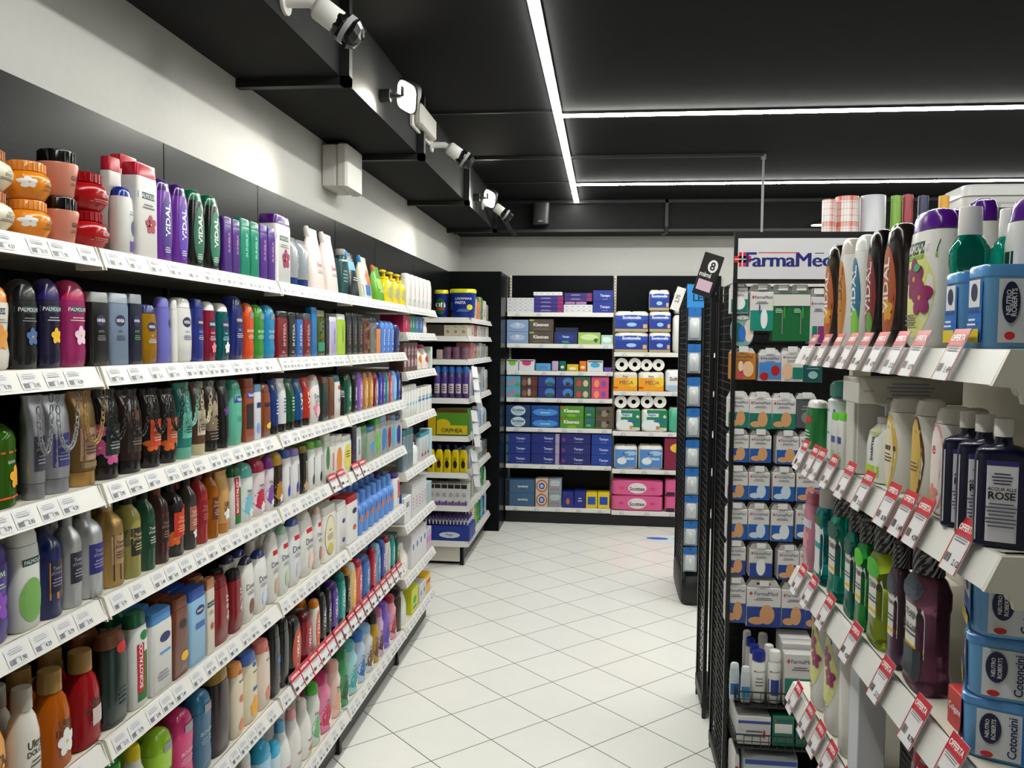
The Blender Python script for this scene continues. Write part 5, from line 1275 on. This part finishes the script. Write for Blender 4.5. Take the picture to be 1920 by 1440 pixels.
bask([(1369, 1388, 1243, 3.2, 'soft', 'c8d4dc', 'dfe6ea', 'r2a6aa8,0,.3,.8,.3', 'small clear bottle with blue label', 0), (1390, 1409, 1250, 3.18, 'soft', 'd0d8dc', 'dfe6ea', 'r2a8ab8,0,.3,.8,.3', 'small clear bottle with aqua label', 0),
  (1400, 1418, 1196, 3.4, 'can', 'ecebe8', '1f3490', '', 'white bottle with navy cap, rear one', 0), (1407, 1426, 1209, 3.3, 'can', 'ecebe8', '1f3490', '', 'white bottle with navy cap, middle one', 0), (1412, 1439, 1221, 3.19, 'can', 'efeeea', '1f3490', BT % 'l888,0,.4,.6,.2,3', 'white bottle with navy cap, front one', 0),
  (1442, 1468, 1221, 3.19, 'can', 'efeeea', 'f1f0ee', BT % 'r2a3f9a,0,.3,.9,.3', 'white bottle with white cap and blue label', 0), (1434, 1454, 1210, 3.29, 'can', 'ecebe8', 'eceae6', '', 'plain white bottle, middle of the basket', 0),
  (1394, 1410, 1183, 3.47, 'can', 'e6e4e0', 'eceae6', '', 'plain white bottle, rear left of the basket', 0), (1423, 1442, 1185, 3.42, 'can', 'ecebe8', 'eceae6', '', 'plain white bottle, rear of the basket', 0)], ZB1, 'upper wire basket')
bask([(1472, 1532, 1226, 3.18, 'box', 'dcdad8', 'ddd', FM % 'r17806e,0,.28,.98,.5;ed87a3a,.1,.26,.3,.2', 'green and white dressing box, front one', .05), (1468, 1526, 1206, 3.24, 'box', 'dcdad8', 'ddd', '', 'white dressing box, second in the file', .05),
  (1464, 1522, 1196, 3.3, 'box', 'd8d6d4', 'ddd', '', 'white dressing box, third in the file', .05), (1460, 1518, 1187, 3.36, 'box', 'd8d6d4', 'ddd', '', 'white dressing box, rearmost in the file', .05)], ZB1, 'upper wire basket')
bask([(1384, 1446, 1342, 3.16, 'box', 'dcdcdc', 'ddd', 'r2a4a9a,0,.8,.98,.1;l667,0,.4,.7,.3,2;ec8242c,.3,.4,.08,.3', 'flat white and blue carton', .22), (1449, 1490, 1342, 3.16, 'box', '1f7a64', 'ddd', FM % 'reeeeee,0,.6,.8,.3', 'small green and white carton', .12), (1493, 1530, 1350, 3.16, 'box', '1f7a64', 'ddd', '', 'small plain green carton', .12)], ZB2, 'middle wire basket')
bask([(1392, 1500, 1416, 3.15, 'soft_pack', 'c4ccd4', 'ddd', 'r2a4a9a,0,.85,.9,.12;l889,0,.4,.6,.2,2', 'large pale pack with blue edge', .2), (1376, 1388, 1416, 3.15, 'soft_pack', 'dcdad8', 'ddd', 'rc8242c,0,.7,.5,.05', 'narrow white pack at the left', .15)], ZB3, 'lowest wire basket')
tag(rc, 'black wire display rack with white pharmacy header sign', 'display rack')

# --- dark rack in the middle, empty hooks
rb = link('display_rack', None, None, (.58, 4.16, 0))
x0_, x1_, y0_, y1_ = .492, .7, 4.02, 4.3
mb = MB(); wire_panel(mb, 0, x0_, y0_, y1_, .1, 2.04, .045, .033); part('side_mesh', mb, rb, False)
mb = MB(); mb.box(x0_+.03, x1_, y0_+.1, y0_+.115, .1, 2.0, M_BLACK); part('back_panel', mb, rb, False)
for x in (x0_, x1_):
    for y in (y0_, y1_): mb = MB(); post(mb, x, y, 0, 2.05); part('post', mb, rb, False)
mb = MB(); mb.box(x0_-.012, x1_, y0_-.012, y1_+.012, .04, .12, M_BLACK, .01); part('base', mb, rb, False)
for z in (1.93, 1.55, 1.2, .9, .6):
    mb = MB(); mb.tube([(x0_+.06, y0_+.1, z), (x0_+.055, y0_-.03, z-.01), (x0_+.055, y0_-.05, z+.012)], .0035, mat('b8b8bc', .3, 1), 6); part('hook', mb, rb)
c = at(1326, 517, Y=4.03); hs_ = .5
mb = MB(); mb.box(-.05, .05, -.004, .004, -.1, .1, M_BLACK, .002); n0 = len(mb.v); mb.keep = 0
mb2 = MB(); mb2.keep = 1
flat(mb2, -.004, [(*ell(.012, .045, .05, .06), mat('e8e6e6', .5)), (*sq(.0, -.05, .074, .05), mat('d0b0c4', .5))])
flat(mb2, -.0046, shapes('vmimi,e8e6e6,-.28,.44,.24,.5;T8,222,.12,.7,.2,.1;l635,0,.0,.5,.08,2', .1, .1) and [(vs, fs, m) for vs, fs, m in shapes('t8,222,.12,.45,.3,.4', .1, .1)])
vs, fs, tw = text2d('mimi', .02); flat(mb2, -.0046, [([(x*.022-.012, z*.022-.0) for x, z in vs], fs, mat('e8e6e6', .5))])
M = Matrix.Translation(Vector((float(c[0]), 4.0, float(c[2]))))@Matrix.Rotation(-.55, 4, 'Z')@Matrix.Rotation(.33, 4, 'Y')
mb.xf(M); mb2.xf(M); part('sign_board', mb, rb, False); part('sign_print', mb2, rb, False)
mb = MB(); mb.tube([tuple(M@Vector((0, .006, -.09))), (float(c[0])+.05, 4.1, 2.04)], .006, M_WIRE, 6); part('sign_arm', mb, rb)
tag(rb, 'dark narrow wire rack with tilted black sign and empty hooks', 'display rack')

# --- light bulb rack, farthest
ra = link('display_rack', None, None, (.66, 6.1, 0)); YA = 5.8
mb = MB(); wire_panel(mb, 0, .55, YA, 6.42, .2, 2.2, .045, .04, .002); part('side_mesh', mb, ra, False)
mb = MB(); wire_panel(mb, 0, .70, YA-.02, 6.42, .2, 2.2, .045, .04, .002); part('side_mesh', mb, ra, False)
mb = MB(); mb.box(.56, .69, YA+.12, YA+.13, .2, 2.2, M_BLACK); part('back_panel', mb, ra, False)
for x in (.55, .70):
    for y in (YA, 6.42): mb = MB(); post(mb, x, y, .02, 2.21, .012); part('post', mb, ra, False)
mb = MB(); mb.loft([(0, .09, .33, 5, .625, 6.1), (.05, .1, .35, 5, .625, 6.1), (.16, .1, .35, 5, .625, 6.1), (.2, .085, .32, 5, .625, 6.1)], M_BLACK); part('base', mb, ra)
a, b = at(1289, 533, Y=YA-.03), at(1325, 577, Y=YA-.03)
mb = MB(); mb.box(float(a[0]), float(b[0]), YA-.03, YA-.02, float(b[2]), float(a[2]), mat('2a86cc', .4), .002); part('header_sign', mb, ra, False)
mb = MB(); mb.keep = 1; vs, fs, tw = text2d('LED', .02); sz = .05; mb.add([(float(a[0])+.095+x*sz, YA-.0305, (float(a[2])+float(b[2]))/2-.01+z*sz) for x, z in vs], fs, mat('0a2440', .5)); part('sign_lettering', mb, ra, False)
Z = [(577, 638), (645, 700), (708, 762), (766, 820), (825, 876), (878, 928), (929, 975), (977, 1023), (1026, 1072)]
for i, (yt, yb) in enumerate(Z):
    xc0, xc1 = 1291-i*1.2, 1314-i*1.0
    a, b = at(xc0, yt, Y=YA-.03), at(xc1, yb, Y=YA-.03); W, H = float(b[0]-a[0]), float(a[2]-b[2])
    for k in range(3):
        o = link('light_bulb_pack', None, None, (float(a[0]+b[0])/2, YA-.03+k*.045, float(b[2])))
        if 'bulb' not in PC:
            mb = MB(); mb.box(-.5, .5, -.002, .002, 0, 1, cm('^9aa6b0')); mb.box(-.5, .5, -.0025, -.002, .72, 1, cm('^2a78c0')); m1 = mb.mesh('card', False)
            mb = MB(); mb.loft([(.06, .3, .008, 3), (.1, .4, .016, 3), (.6, .4, .016, 3), (.68, .3, .008, 3)], mat('ccd2d8', .12), 20); m2 = mb.mesh('blister')
            mb = MB(); mb.loft([(.12, .1, .01, 2), (.3, .1, .01, 2), (.34, .2, .018, 2), (.52, .24, .02, 2), (.62, .12, .012, 2)], mat('f0efea', .3), 14); m3 = mb.mesh('bulb'); PC['bulb'] = (m1, m2, m3)
        for pn, me in zip(('backing_card', 'blister', 'bulb'), PC['bulb']): q = link(pn, me, o); q.scale = (W, 1, H)
        o['category'] = 'pack'; o['group'] = 'light bulb packs'; PEND.append((o, 'blue and clear bulb pack'+(' behind' if k else ''), 'far rack, %s hook' % ORD[i] if not k else 'far rack, %s hook, row %s' % (ORD[i], ORD[k])))
    mb = MB(); x = float(a[0]+b[0])/2; z = float(b[2])+H*.92; mb.tube([(x, YA+.12, z), (x, YA-.05, z)], .003, M_WIRE, 6); part('hook', mb, ra)
c = at(1272, 560, Y=YA-.05); Mx = Matrix.Translation(Vector((float(c[0]), YA-.02, float(c[2]))))@Matrix.Rotation(-.3, 4, 'Z')@Matrix.Rotation(.32, 4, 'Y')
mb = MB(); mb.box(-.03, .03, -.002, .002, -.08, .08, mat('e2e0dc', .5)); mb.xf(Mx); part('price_card', mb, ra, False)
mb = MB(); mb.keep = 1; vs, fs, tw = text2d('2,75', .02); mb.add([(-z*.03, -.003, x*.03) for x, z in vs], fs, mat('333', .5)); mb.xf(Mx); part('price_digits', mb, ra, False)
mb = MB(); mb.tube([tuple(Mx@Vector((0, .004, -.07))), (.55, YA, 2.2)], .005, M_WIRE, 6); part('card_arm', mb, ra)
tag(ra, 'tall narrow wire rack of light bulb packs with blue header', 'display rack')

# ------------------------------------------------------------------ right gondola
LR = [1.755, 1.51, 1.22, .932, .63, .16]
XG, YN, YR = .45, 1.04, 2.085
def g_off(L):   # px of the offer tags (centres) -> y ranges
    out = []
    for x in L:
        y = float(at(x, 700, X=XG)[1]); out.append((y-.029, y+.029))
    return out
rg = link('shelving_unit', None, None, (.62, 1.56, 0)); t = RH*math.tan(TILT)
mb = MB(); mb.box(.8, .815, YN+.03, YR, .05, 1.8, M_SHELF); part('back_panel', mb, rg, False)
mb = MB(); mb.box(.58, .62, YR-.03, YR, 0, 1.78, M_SHELF); part('upright', mb, rg, False)
mb = MB(); mb.box(.5, .8, YN+.05, YR-.01, 0, .17, M_SHELF); part('plinth', mb, rg, False)
TAGPX = {0: (1513, 1536, 1559, 1583, 1608, 1636, 1672, 1708, 1776), 1: (1500, 1518, 1531, 1553, 1583, 1617, 1663, 1693, 1722, 1800), 2: (1497, 1517, 1548, 1597, 1656, 1722, 1790), 3: (1490, 1513, 1533, 1555, 1585), 4: (1490, 1520)}
for i, zl in enumerate(LR):
    mb = MB(); mb.box(XG+t+.008, .799, YN+.012, YR-.002, zl+.016, zl+RH, M_SHELF); rail_prism(mb, 1, XG, -1, zl, YN+.002, YR-.004)
    # camera-side rail with end bracket
    mb.prism([(YN, zl-.012), (YN+t*.6, zl+RH), (YN+t*.6+.01, zl+RH), (YN+t*.6+.01, zl-.004), (YN+.01, zl-.012)], 0, XG+.03, .9, M_SHELF)
    mb.prism([(XG, zl-.001), (XG+t, zl+RH), (XG+.06, zl+RH), (XG+.06, zl-.022), (XG+.035, zl-.022), (XG+.03, zl-.004)], 1, YN-.004, YN+.004, M_SHELF)
    mb.box(.799, .9, YN+.012, YN+.03, zl+.016, zl+RH, M_SHELF)
    q = part('shelf', mb, rg, False)
    for j, x in enumerate(TAGPX.get(i, ())):
        y = float(at(x, 640+(.1 if i == 0 else i*.29)*600, X=XG)[1])
        o = put_tag(q, rg, OFFERS[(j+i) % 4], XG+t*.5-.0045, y, zl+RH*.5+.013, -PI/2, name='offer_tag')
        if i == 0 and j < 8: o.location.z += .0
tag(rg, 'white double-sided gondola on the right with red offer tags', 'shelf unit')

def rrow(i, X, entries, place):
    """far px | near px | top px | kind | body | cap | deco | description | depth back shift"""
    zt = LR[i]+RH+.0006
    for line in entries.strip().split('\n'):
        q = [c.strip() for c in line.split('|')]
        xf, xn, yt, kind, body, cap, deco, desc = q[:8]; sx = float(q[8]) if len(q) > 8 and q[8] else 0; D = float(q[9]) if len(q) > 9 else 0
        ya, yb = float(at(float(xf), 700, X=X+sx)[1]), float(at(float(xn), 700, X=X+sx)[1]); W = ya-yb
        H = float(at(float(xn), float(yt), X=X+sx)[2])-zt
        if i: H = min(H, LR[i-1]+.012-zt)
        D = D or (min(W, .1)*K[kind][2] if kind in K else .06)
        product(kind, W, D, H, body, cap, deco, (X+sx+D/2, (ya+yb)/2, zt), -PI/2, desc, place, 'goods on the '+place)
R_ = ['right gondola, %s shelf' % n for n in ('top', 'second', 'third', 'fourth')]
VB = 'eb8642a,0,.42,.8,.76;fe0a030,.1,.3,.3;vVIDAL,f4f0e8,0,.5,.45,.5'
rrow(0, XG+.03, f'''
1536|1555|458|oval|2e211a|241a15|{VB}|dark brown body wash, farthest on the top shelf
1562|1579|447|oval|f0eeea|d8d2cc|ec8862a,0,.42,.8,.76;vVIDAL,222,0,.5,.45,.5|white body wash with amber shoulder
1586|1606|440|oval|f0eeea|f2f2f0|e2a7a9a,0,.42,.8,.76;e8c4,.1,.2,.5,.3;vVIDAL,fff,0,.5,.45,.5|white body wash with blue shoulder
1612|1634|430|oval|1b1a1e|1e1416|e8a2a34,0,.42,.8,.76;e6a4,.1,.2,.4,.2;vVIDAL,f0e8e0,0,.5,.45,.5|black body wash with red shoulder
1642|1671|417|oval|2c2220|2b2422|eb05a2e,0,.42,.8,.8;fe0a830,.1,.3,.3;vVIDAL,f0e8e0,0,.5,.45,.5|dark brown body wash beside the purple cap bottle
1684|1735|388|soft|f3f2ee|5f2390|ee8e89a,0,.4,.9,.66;r14503a,0,.72,.9,.09;tPALMOLIVE,fff,0,.72,.8,.055;r8b4,0,.655,.9,.03;f8a1f5a,0,.5,.34;f9a2a6a,.2,.36,.3;e4a7,.1,.58,.2,.06;l777,-.1,.2,.5,.1,3|large white body wash with purple cap and orchid print
''', R_[0])
rrow(0, XG+.1, '''
1745|1770|392|soft|f3f2ee|5f2390|r14503a,0,.6,.9,.09;f8a1f5a,0,.4,.3|white body wash with purple cap, rear one
1785|1822|372|soft|f3f2ee|5f2390|r14503a,0,.6,.9,.09;f8a1f5a,0,.4,.3|white body wash with purple cap behind the mouthwash
1860|1895|370|soft|f3f2ee|5f2390|r14503a,0,.6,.9,.09|white body wash with purple cap at the right edge||.08
''', R_[0])
def tub(x, y, z, W, D, H, rz, desc, place, txt=1, lid=1):
    """blue plastic box of cotton buds, its long side facing -Y before rotation"""
    o = link('cotton_bud_box', None, None, (x, y, z), rz)
    mb = MB(); mb.loft([(0, W*.46, D*.45, 7), (.004, W*.48, D*.48, 7), (H*.88, W*.49, D*.49, 7), (H*.9, W*.49, D*.49, 7)], cm('7ab4e4', .2), 40); link('tub', mb.mesh('tub'), o)
    mb = MB(); mb.loft([(H*.86, W*.5, D*.5, 7), (H*.97, W*.5, D*.5, 7), (H, W*.485, D*.48, 7)], cm('6aa6e0', .2), 40); link('lid', mb.mesh('lid'), o)
    mb = MB(); mb.keep = 1
    lab = 'reef2f6,-.2,.5,.5,.92;r2a7cd0,.0,.5,.2,.92;rf0d430,.2,.5,.16,.92;reef2f6,.36,.5,.18,.92;e1c2350,-.34,.62,.17,.6;vNEUTRO,f4f4f8,-.365,.62,.36,.06;vROBERTS,f4f4f8,-.315,.62,.4,.06;vCotoncini,1c2f6a,-.17,.52,.8,.1;v100%,f0f4fa,-.04,.3,.3,.07;lffffff,.02,.7,.06,.3,3;ed02a2a,-.36,.14,.1,.12;v100% cotone,8a6a20,.2,.5,.6,.06;e1c2350,.36,.66,.13,.44'
    for s_ in (0, 1):
        k = MB(); k.keep = 1; flat(k, -D*.49, shapes(lab, W*.86, H*.82), H*.04, .0012)
        if s_: k.xf(Matrix.Rotation(PI, 4, 'Z'))
        for v in [0]: mb.v += k.v; o_ = len(mb.v)-len(k.v); [mb.f.append(tuple(i+o_ for i in f)) for f in k.f]; mb.mi += [mb.m(k.mats[i]) for i in k.mi]
    for s_ in (-1, 1):
        k = MB(); k.keep = 1; flat(k, -W*.49, shapes('r2a7cd0,0,.5,.9,.92;reef2f6,.0,.76,.7,.4;e1c2350,0,.78,.4,.26;tCotoncini,1c2f6a,0,.52,.7,.12;rf0d430,0,.14,.8,.2;lffffff,0,.34,.6,.14,2', D*.8, H*.82), H*.04, .0012)
        k.xf(Matrix.Rotation(s_*PI/2, 4, 'Z'))
        mb.v += k.v; o_ = len(mb.v)-len(k.v); [mb.f.append(tuple(i+o_ for i in f)) for f in k.f]; mb.mi += [mb.m(k.mats[i]) for i in k.mi]
    link('label', mb.mesh('print', False), o)
    tag(o, desc+', '+place, 'box', 'blue cotton bud boxes')
zt = LR[0]+RH+.0006
tub(.553, float(at(1797, 600, X=.478)[1])+.028, zt, .15, .055, .105, 0, 'upright blue cotton bud box, second from the shelf corner', 'top right shelf')
tub(.553, float(at(1845, 600, X=.478)[1])+.03, zt, .15, .058, .108, 0, 'upright blue cotton bud box, nearest at the shelf corner', 'top right shelf')
# teal mouthwash behind the cotton bud boxes
for x0, x1, yt, d in ((1795, 1868, 385, 'teal mouthwash bottle with white cap behind the cotton bud boxes'), (1873, 1950, 388, 'teal mouthwash bottle with white cap at the frame edge')):
    Y_ = 1.255; a, b = at(x0, yt, Y=Y_), at(x1, yt, Y=Y_); W = float(b[0]-a[0])
    product('mouth', W, W*.62, float(a[2])-zt, '%12b8a0', 'eceae8', 're8f0ec,0,.3,.8,.5;tLISTERINE,222,0,.44,.7,.06', (float(a[0]+b[0])/2, Y_+W*.35, zt), 0, d, R_[0].replace('right gondola, ', ''), 'goods on the right gondola, top shelf')
rrow(1, XG+.03, '''
1508|1524|752|soft|1c7a3c|eeeeea|ec22,.1,.6,.5,.14;lcec,0,.3,.6,.2,3|green bottle with white cap, farthest on its shelf
1543|1569|714|can|e8efee|4aa8a0|r2a6ab0,0,.62,.9,.03;r3a9a8a,0,.34,.9,.03|white spray can with teal cap
1560|1571|776|square|f1f1ee|6ad22a|r3a4a9a,0,.5,.6,.12;l9c6,0,.2,.6,.2,3|small white bottle with bright green cap, far|-.012|.025
1572|1583|776|square|f1f1ee|6ad22a|r3a4a9a,0,.5,.6,.12;l9c6,0,.2,.6,.2,3|small white bottle with bright green cap, near|-.012|.025
1588|1611|748|box|e6e6e2|ddd|tLACTACYD,777,0,.86,.8,.06;e5a8a4a,-.3,.56,.5,.3;eb8d88a,.2,.44,.3,.1;l99a,0,.26,.7,.12,4|tall white carton with green leaf circle||.12
1620|1652|755|pump|f1f0ea|e0e0dc|vIntima,335,.1,.42,.3,.3;rb4d82a,-.05,.14,.8,.14;ed8e0b0,.1,.62,.4,.12|white intimate wash pump bottle in clear hood
1657|1681|746|soft|f1eee6|efece4|ee8c860,0,.42,.8,.8;ef4e8c8,0,.4,.6,.7;r6a4a2a,0,.46,.7,.05;l654,0,.36,.6,.1,3|white ribbed bottle with gold rimmed label||.06
1706|1731|750|soft|f1eee6|efece4|e6a4a2a,0,.42,.85,.84;ee0c068,0,.42,.7,.78;l654,0,.36,.6,.1,3|white ribbed bottle with brown rimmed label||.05
1742|1772|765|soft|f0eeea|efece4|ef0a0b0,0,.42,.85,.84;ef8ece8,0,.42,.76,.8;te,c46,0,.6,.2,.1;fe9a08a,0,.2,.3|white bottle with pink rimmed label||.06
''', R_[1])
RS = 'reae8ee,0,.36,.9,.62;r3a3a7a,0,.66,.94,.04;E;l3a3a5a,0,.54,.4,.1,4;tACQUA ALLE,333,0,.46,.5,.03;tROSE,222,0,.41,.6,.06;l667,0,.26,.6,.2,7'.replace('E;', '')
for px_, yt, d, y in ((1818, 771, 'farthest', 1.2), (1848, 777, 'middle', 1.147), (1884, 786, 'nearest', 1.092)):
    q = at(px_, yt, Y=y); z_ = LR[1]+RH+.0006
    product('rose', .062, .036, min(float(q[2]), LR[0]-.026)-z_, '14143a', 'efece6', RS, (float(q[0]), y, z_), -.42, 'navy glass rose water bottle, %s of three' % d, R_[1], 'goods on the '+R_[1])

rrow(1, XG+.14, '''
1720|1745|762|soft|efece4|efece4||white bottle, back row of the second shelf
1764|1790|765|soft|efece4|efece4||white bottle, back row behind the navy ones
1800|1830|768|soft|efece4|efece4||white bottle, back row near the corner
''', R_[1])
# cartons lying on top at the back of the second shelf
for xa, xb, yt, yb, c, d in ((1593, 1780, 697, 741, 'd6d4ca', 'long grey white carton lying across the tall cartons'), (1604, 1655, 743, 800, 'dcdad2', 'white carton standing behind the pump bottle')):
    Y_ = 1.62 if yb < 760 else 1.66
    a, b = at(xa, yt, Y=Y_), at(xb, yb, Y=Y_); W = float(b[0]-a[0])
    z0 = float(b[2]) if yb < 760 else LR[1]+RH+.0006
    if yb < 760: z0 = LR[0]-.06; Y_ = 1.56; product('box', W, .1, .047, c, c, 'tLACTACYD,777,-.4,.5,.1,.5;l99a,0,.5,.5,.7,5', (float(a[0]+b[0])/2, Y_+.05, z0), 0, d, 'second right shelf', 'goods on the right gondola, second shelf'); continue
    product('box', W, .05, float(a[2])-z0, c, c, 'tLACTACYD,667,0,.92,.8,.05;l99a,0,.6,.7,.3,6', (float(a[0]+b[0])/2, Y_+.03, z0), 0, d, 'second right shelf', 'goods on the right gondola, second shelf')
LS = 'reeeeea,.0,.42,.86,.34;tLISTERINE,222,0,.52,.8,.07;rf0c828,0,.3,.86,.03;l445,0,.4,.7,.06,2;%s'
rrow(2, XG+.03, f'''
1510|1526|930|soft|c88a9a|c06a80|fe8a0b0,0,.4,.4;rdde,0,.6,.8,.1|pink floral bottle, farthest on its shelf
1531|1550|925|mouth|%12a8b0|eceae6|redf2f2,0,.36,.8,.5;e2a6a2a,0,.66,.7,.1;r2aa8a8,0,.4,.8,.06|teal mouthwash with white cap and white label
1556|1580|940|mouth|%12b09a|2a2a2c|{LS % 'e0a5a4a,0,.66,.8,.16'}|teal mouthwash with black striped cap
1590|1608|966|mouth|%0e9a86|2a2a2c|{LS % 'e0a5a4a,0,.66,.8,.16'}|dark teal mouthwash with black striped cap
1610|1630|988|mouth|%3ac060|2a2a2c|{LS % 'e5ac82a,0,.66,.8,.16'}|green mouthwash with black striped cap
1633|1662|1005|mouth|%c4dc4a|2a2a2c|{LS % 'e4ab82a,0,.66,.8,.16'}|lime mouthwash with black striped cap
1674|1694|1030|mouth|%9a7a98|2a2a2c|{LS % 'e3a4a5a,0,.66,.8,.16'}|smoky violet mouthwash, slimmer one
1702|1742|1040|mouth|%a87090|232326|{LS % 'e3a4a5a,0,.7,.86,.16;tTOTAL CARE,222,0,.44,.7,.04;r2a3a44,0,.2,.8,.2'}|dark purple mouthwash, large and nearest
''', R_[2])
# black caps with light stripes
ms = mat('6a6a6c', .5)
zt = LR[2]+RH+.0006
z = zt
for k in range(3):
    tub(.568, 1.145, z, .17, .1, .082, -.45+.08*k, ['lowest', 'middle', 'topmost'][k]+' of three stacked cotton bud boxes', 'third right shelf'); z += .0826
p = float(at(1760, 700, X=XG+.03)[1])
product('box', .05, .03, .055, 'd03a3a', 'd03a3a', 'tColgate,fff,0,.5,.8,.3', (XG+.06, 1.215, zt), -PI/2, 'small red toothbrush carton beside the cotton bud boxes', 'third right shelf', 'goods on the right gondola, third shelf')
PW = 'r14503a,0,.8,.9,.09;tPALMOLIVE,fff,0,.8,.8,.055;ee8e89a,0,.5,.9,.6;f8a1f5a,0,.62,.34;f9a2a6a,.2,.48,.3;l777,-.1,.2,.5,.1,3'
rrow(3, XG+.03, f'''
1530|1549|1155|soft|f3f2ee|f3f2ee|{PW}|white body wash with orchid print, far one
1556|1578|1180|soft|f3f2ee|f3f2ee|{PW}|white body wash with orchid print, near one
1582|1606|1215|can|efece6|efece6||plain cream cylinder bottle
1612|1630|1240|box|dce0e8|ddd||pale blue carton upright||.05
''', R_[3])
for k, (y, tl) in enumerate(((1.44, .12), (1.33, -.1), (1.22, .05))):
    product('tube', .075, .05, .17, 'c0182a', 'b01424', 'tBILBA,fff,0,.66,.8,.14;ladd,0,.4,.5,.1,3;r9ab,.2,.8,.2,.03', (XG+.1+.03*(k % 2), y, LR[3]+RH+.0006), -PI/2+tl, 'red standing cream tube with white lettering', R_[3], 'goods on the right gondola, fourth shelf')
product('box', .09, .05, .2, '5a5a5c', 'ddd', 'l777,0,.5,.8,.8,12', (XG+.13, 1.55, LR[3]+RH+.0006), -PI/2, 'grey rough-textured carton behind the red tubes', R_[3], 'goods on the right gondola, fourth shelf')

# ------------------------------------------------------------------ unit with tablecloth rolls behind the pharmacy rack
ru = link('shelving_unit', None, None, (1.55, 4.3, 0))
mb = MB(); mb.box(1.05, 2.15, 4.22, 4.235, .05, 2.0, M_PANEL); part('back_panel', mb, ru, False)
mb = MB(); mb.box(1.05, 2.15, 3.95, 4.5, 2.0, 2.03, M_SHELF); part('top_shelf', mb, ru, False)
for x in (1.06, 2.12): mb = MB(); mb.box(x, x+.03, 4.0, 4.45, 0, 2.0, M_BLACK); part('side_panel', mb, ru, False)
for z in (.2, .65, 1.1, 1.55): mb = MB(); mb.box(1.09, 2.12, 3.98, 4.22, z, z+.03, M_SHELF); part('shelf', mb, ru, False)
tag(ru, 'tall shelving unit carrying tablecloth rolls behind the pharmacy rack', 'shelf unit')
YT = 4.05
def plaid_mat():
    m = bpy.data.materials.new('red_white_checked_cloth'); m.use_nodes = True; t = m.node_tree; b = t.nodes['Principled BSDF']
    N, L = t.nodes.new, t.links.new; tc = N('ShaderNodeTexCoord'); se = N('ShaderNodeSeparateXYZ'); L(tc.outputs['Object'], se.inputs[0])
    def band(sock, per, w, off):
        a = N('ShaderNodeMath'); a.operation = 'ADD'; a.inputs[1].default_value = off+10; L(sock, a.inputs[0])
        q = N('ShaderNodeMath'); q.operation = 'MODULO'; q.inputs[1].default_value = per; L(a.outputs[0], q.inputs[0])
        c = N('ShaderNodeMath'); c.operation = 'LESS_THAN'; c.inputs[1].default_value = w; L(q.outputs[0], c.inputs[0]); return c.outputs[0]
    def add(a, b_, f=1):
        c = N('ShaderNodeMath'); c.operation = 'ADD'; L(a, c.inputs[0]); L(b_, c.inputs[1]); return c.outputs[0]
    x = add(band(se.outputs['X'], .05, .014, 0), band(se.outputs['X'], .012, .0018, 0)); z_ = add(band(se.outputs['Z'], .12, .022, 0), band(se.outputs['Z'], .03, .003, .01))
    s_ = N('ShaderNodeMath'); s_.operation = 'MULTIPLY'; s_.inputs[1].default_value = .45; s_.use_clamp = True; L(add(x, z_), s_.inputs[0])
    mx = N('ShaderNodeMix'); mx.data_type = 'RGBA'; mx.inputs['A'].default_value = rgb('dfdcd8'); mx.inputs['B'].default_value = rgb('c8402c'); L(s_.outputs[0], mx.inputs['Factor']); L(mx.outputs['Result'], b.inputs['Base Color'])
    b.inputs['Roughness'].default_value = .35; return m
PL = plaid_mat()
for x0, x1, yt, c, d in ((1545, 1571, 373, PL, 'narrow red and white checked tablecloth roll'), (1572, 1618, 366, PL, 'wide red and white checked tablecloth roll'), (1620, 1669, 364, mat('c4c4cc', .3), 'silvery white tablecloth roll'),
    (1674, 1694, 366, mat('7aa83a', .4), 'light green tablecloth roll'), (1696, 1716, 364, mat('a03440', .4), 'dark red tablecloth roll'), (1725, 1745, 366, mat('2c2c54', .4), 'navy blue tablecloth roll'), (1764, 1784, 366, mat('dca030', .4), 'amber yellow tablecloth roll')):
    a, b = at(x0, yt, Y=YT), at(x1, yt, Y=YT); W = float(b[0]-a[0])*.49
    o = link('tablecloth_roll', None, None, (float(a[0]+b[0])/2, YT+W, 2.0305))
    H = float(a[2])-2.0305
    mb = MB(); mb.loft([(0, W, W, 2), (H-.004, W, W, 2), (H, W*.96, W*.96, 2)], c, 32); link('rolled_cloth', mb.mesh('roll'), o)
    mb = MB(); mb.loft([(H, W*.3, W*.3, 2), (H+.004, W*.28, W*.28, 2)], mat('8a7a64', .8), 20); link('card_core', mb.mesh('core'), o)
    tag(o, d+' standing behind the pharmacy rack', 'tablecloth roll', 'tablecloth rolls')
a, b = at(1789, 345, Y=YT), at(1960, 345, Y=YT); W = float(b[0]-a[0])
o = link('storage_box', None, None, (float(a[0]+b[0])/2+.05, YT+.15, 2.0305)); H = float(a[2])-2.0305
mb = MB(); mb.loft([(0, W*.46, .13, 8), (H*.9, W*.48, .14, 8)], mat('c8c8c8', .25), 40); link('box_body', mb.mesh('b'), o)
mb = MB(); mb.loft([(H*.9, W*.5, .15, 8), (H*.98, W*.5, .15, 8), (H, W*.48, .14, 8)], mat('d6d6d6', .25), 40); link('lid', mb.mesh('l'), o)
mb = MB(); mb.keep = 1; flat(mb, -.139, shapes('rb4b4b4,0,.72,.8,.24;rd8d8d8,.1,.72,.4,.2;r222,0,.74,.24,.1;tmimi,e8e8e8,0,.74,.2,.08;l888,0,.4,.8,.3,5', W, H), 0, .004); link('label', mb.mesh('p', False), o)
tag(o, 'clear grey lidded storage box at the top right behind the mouthwash', 'box')
finish_labels()
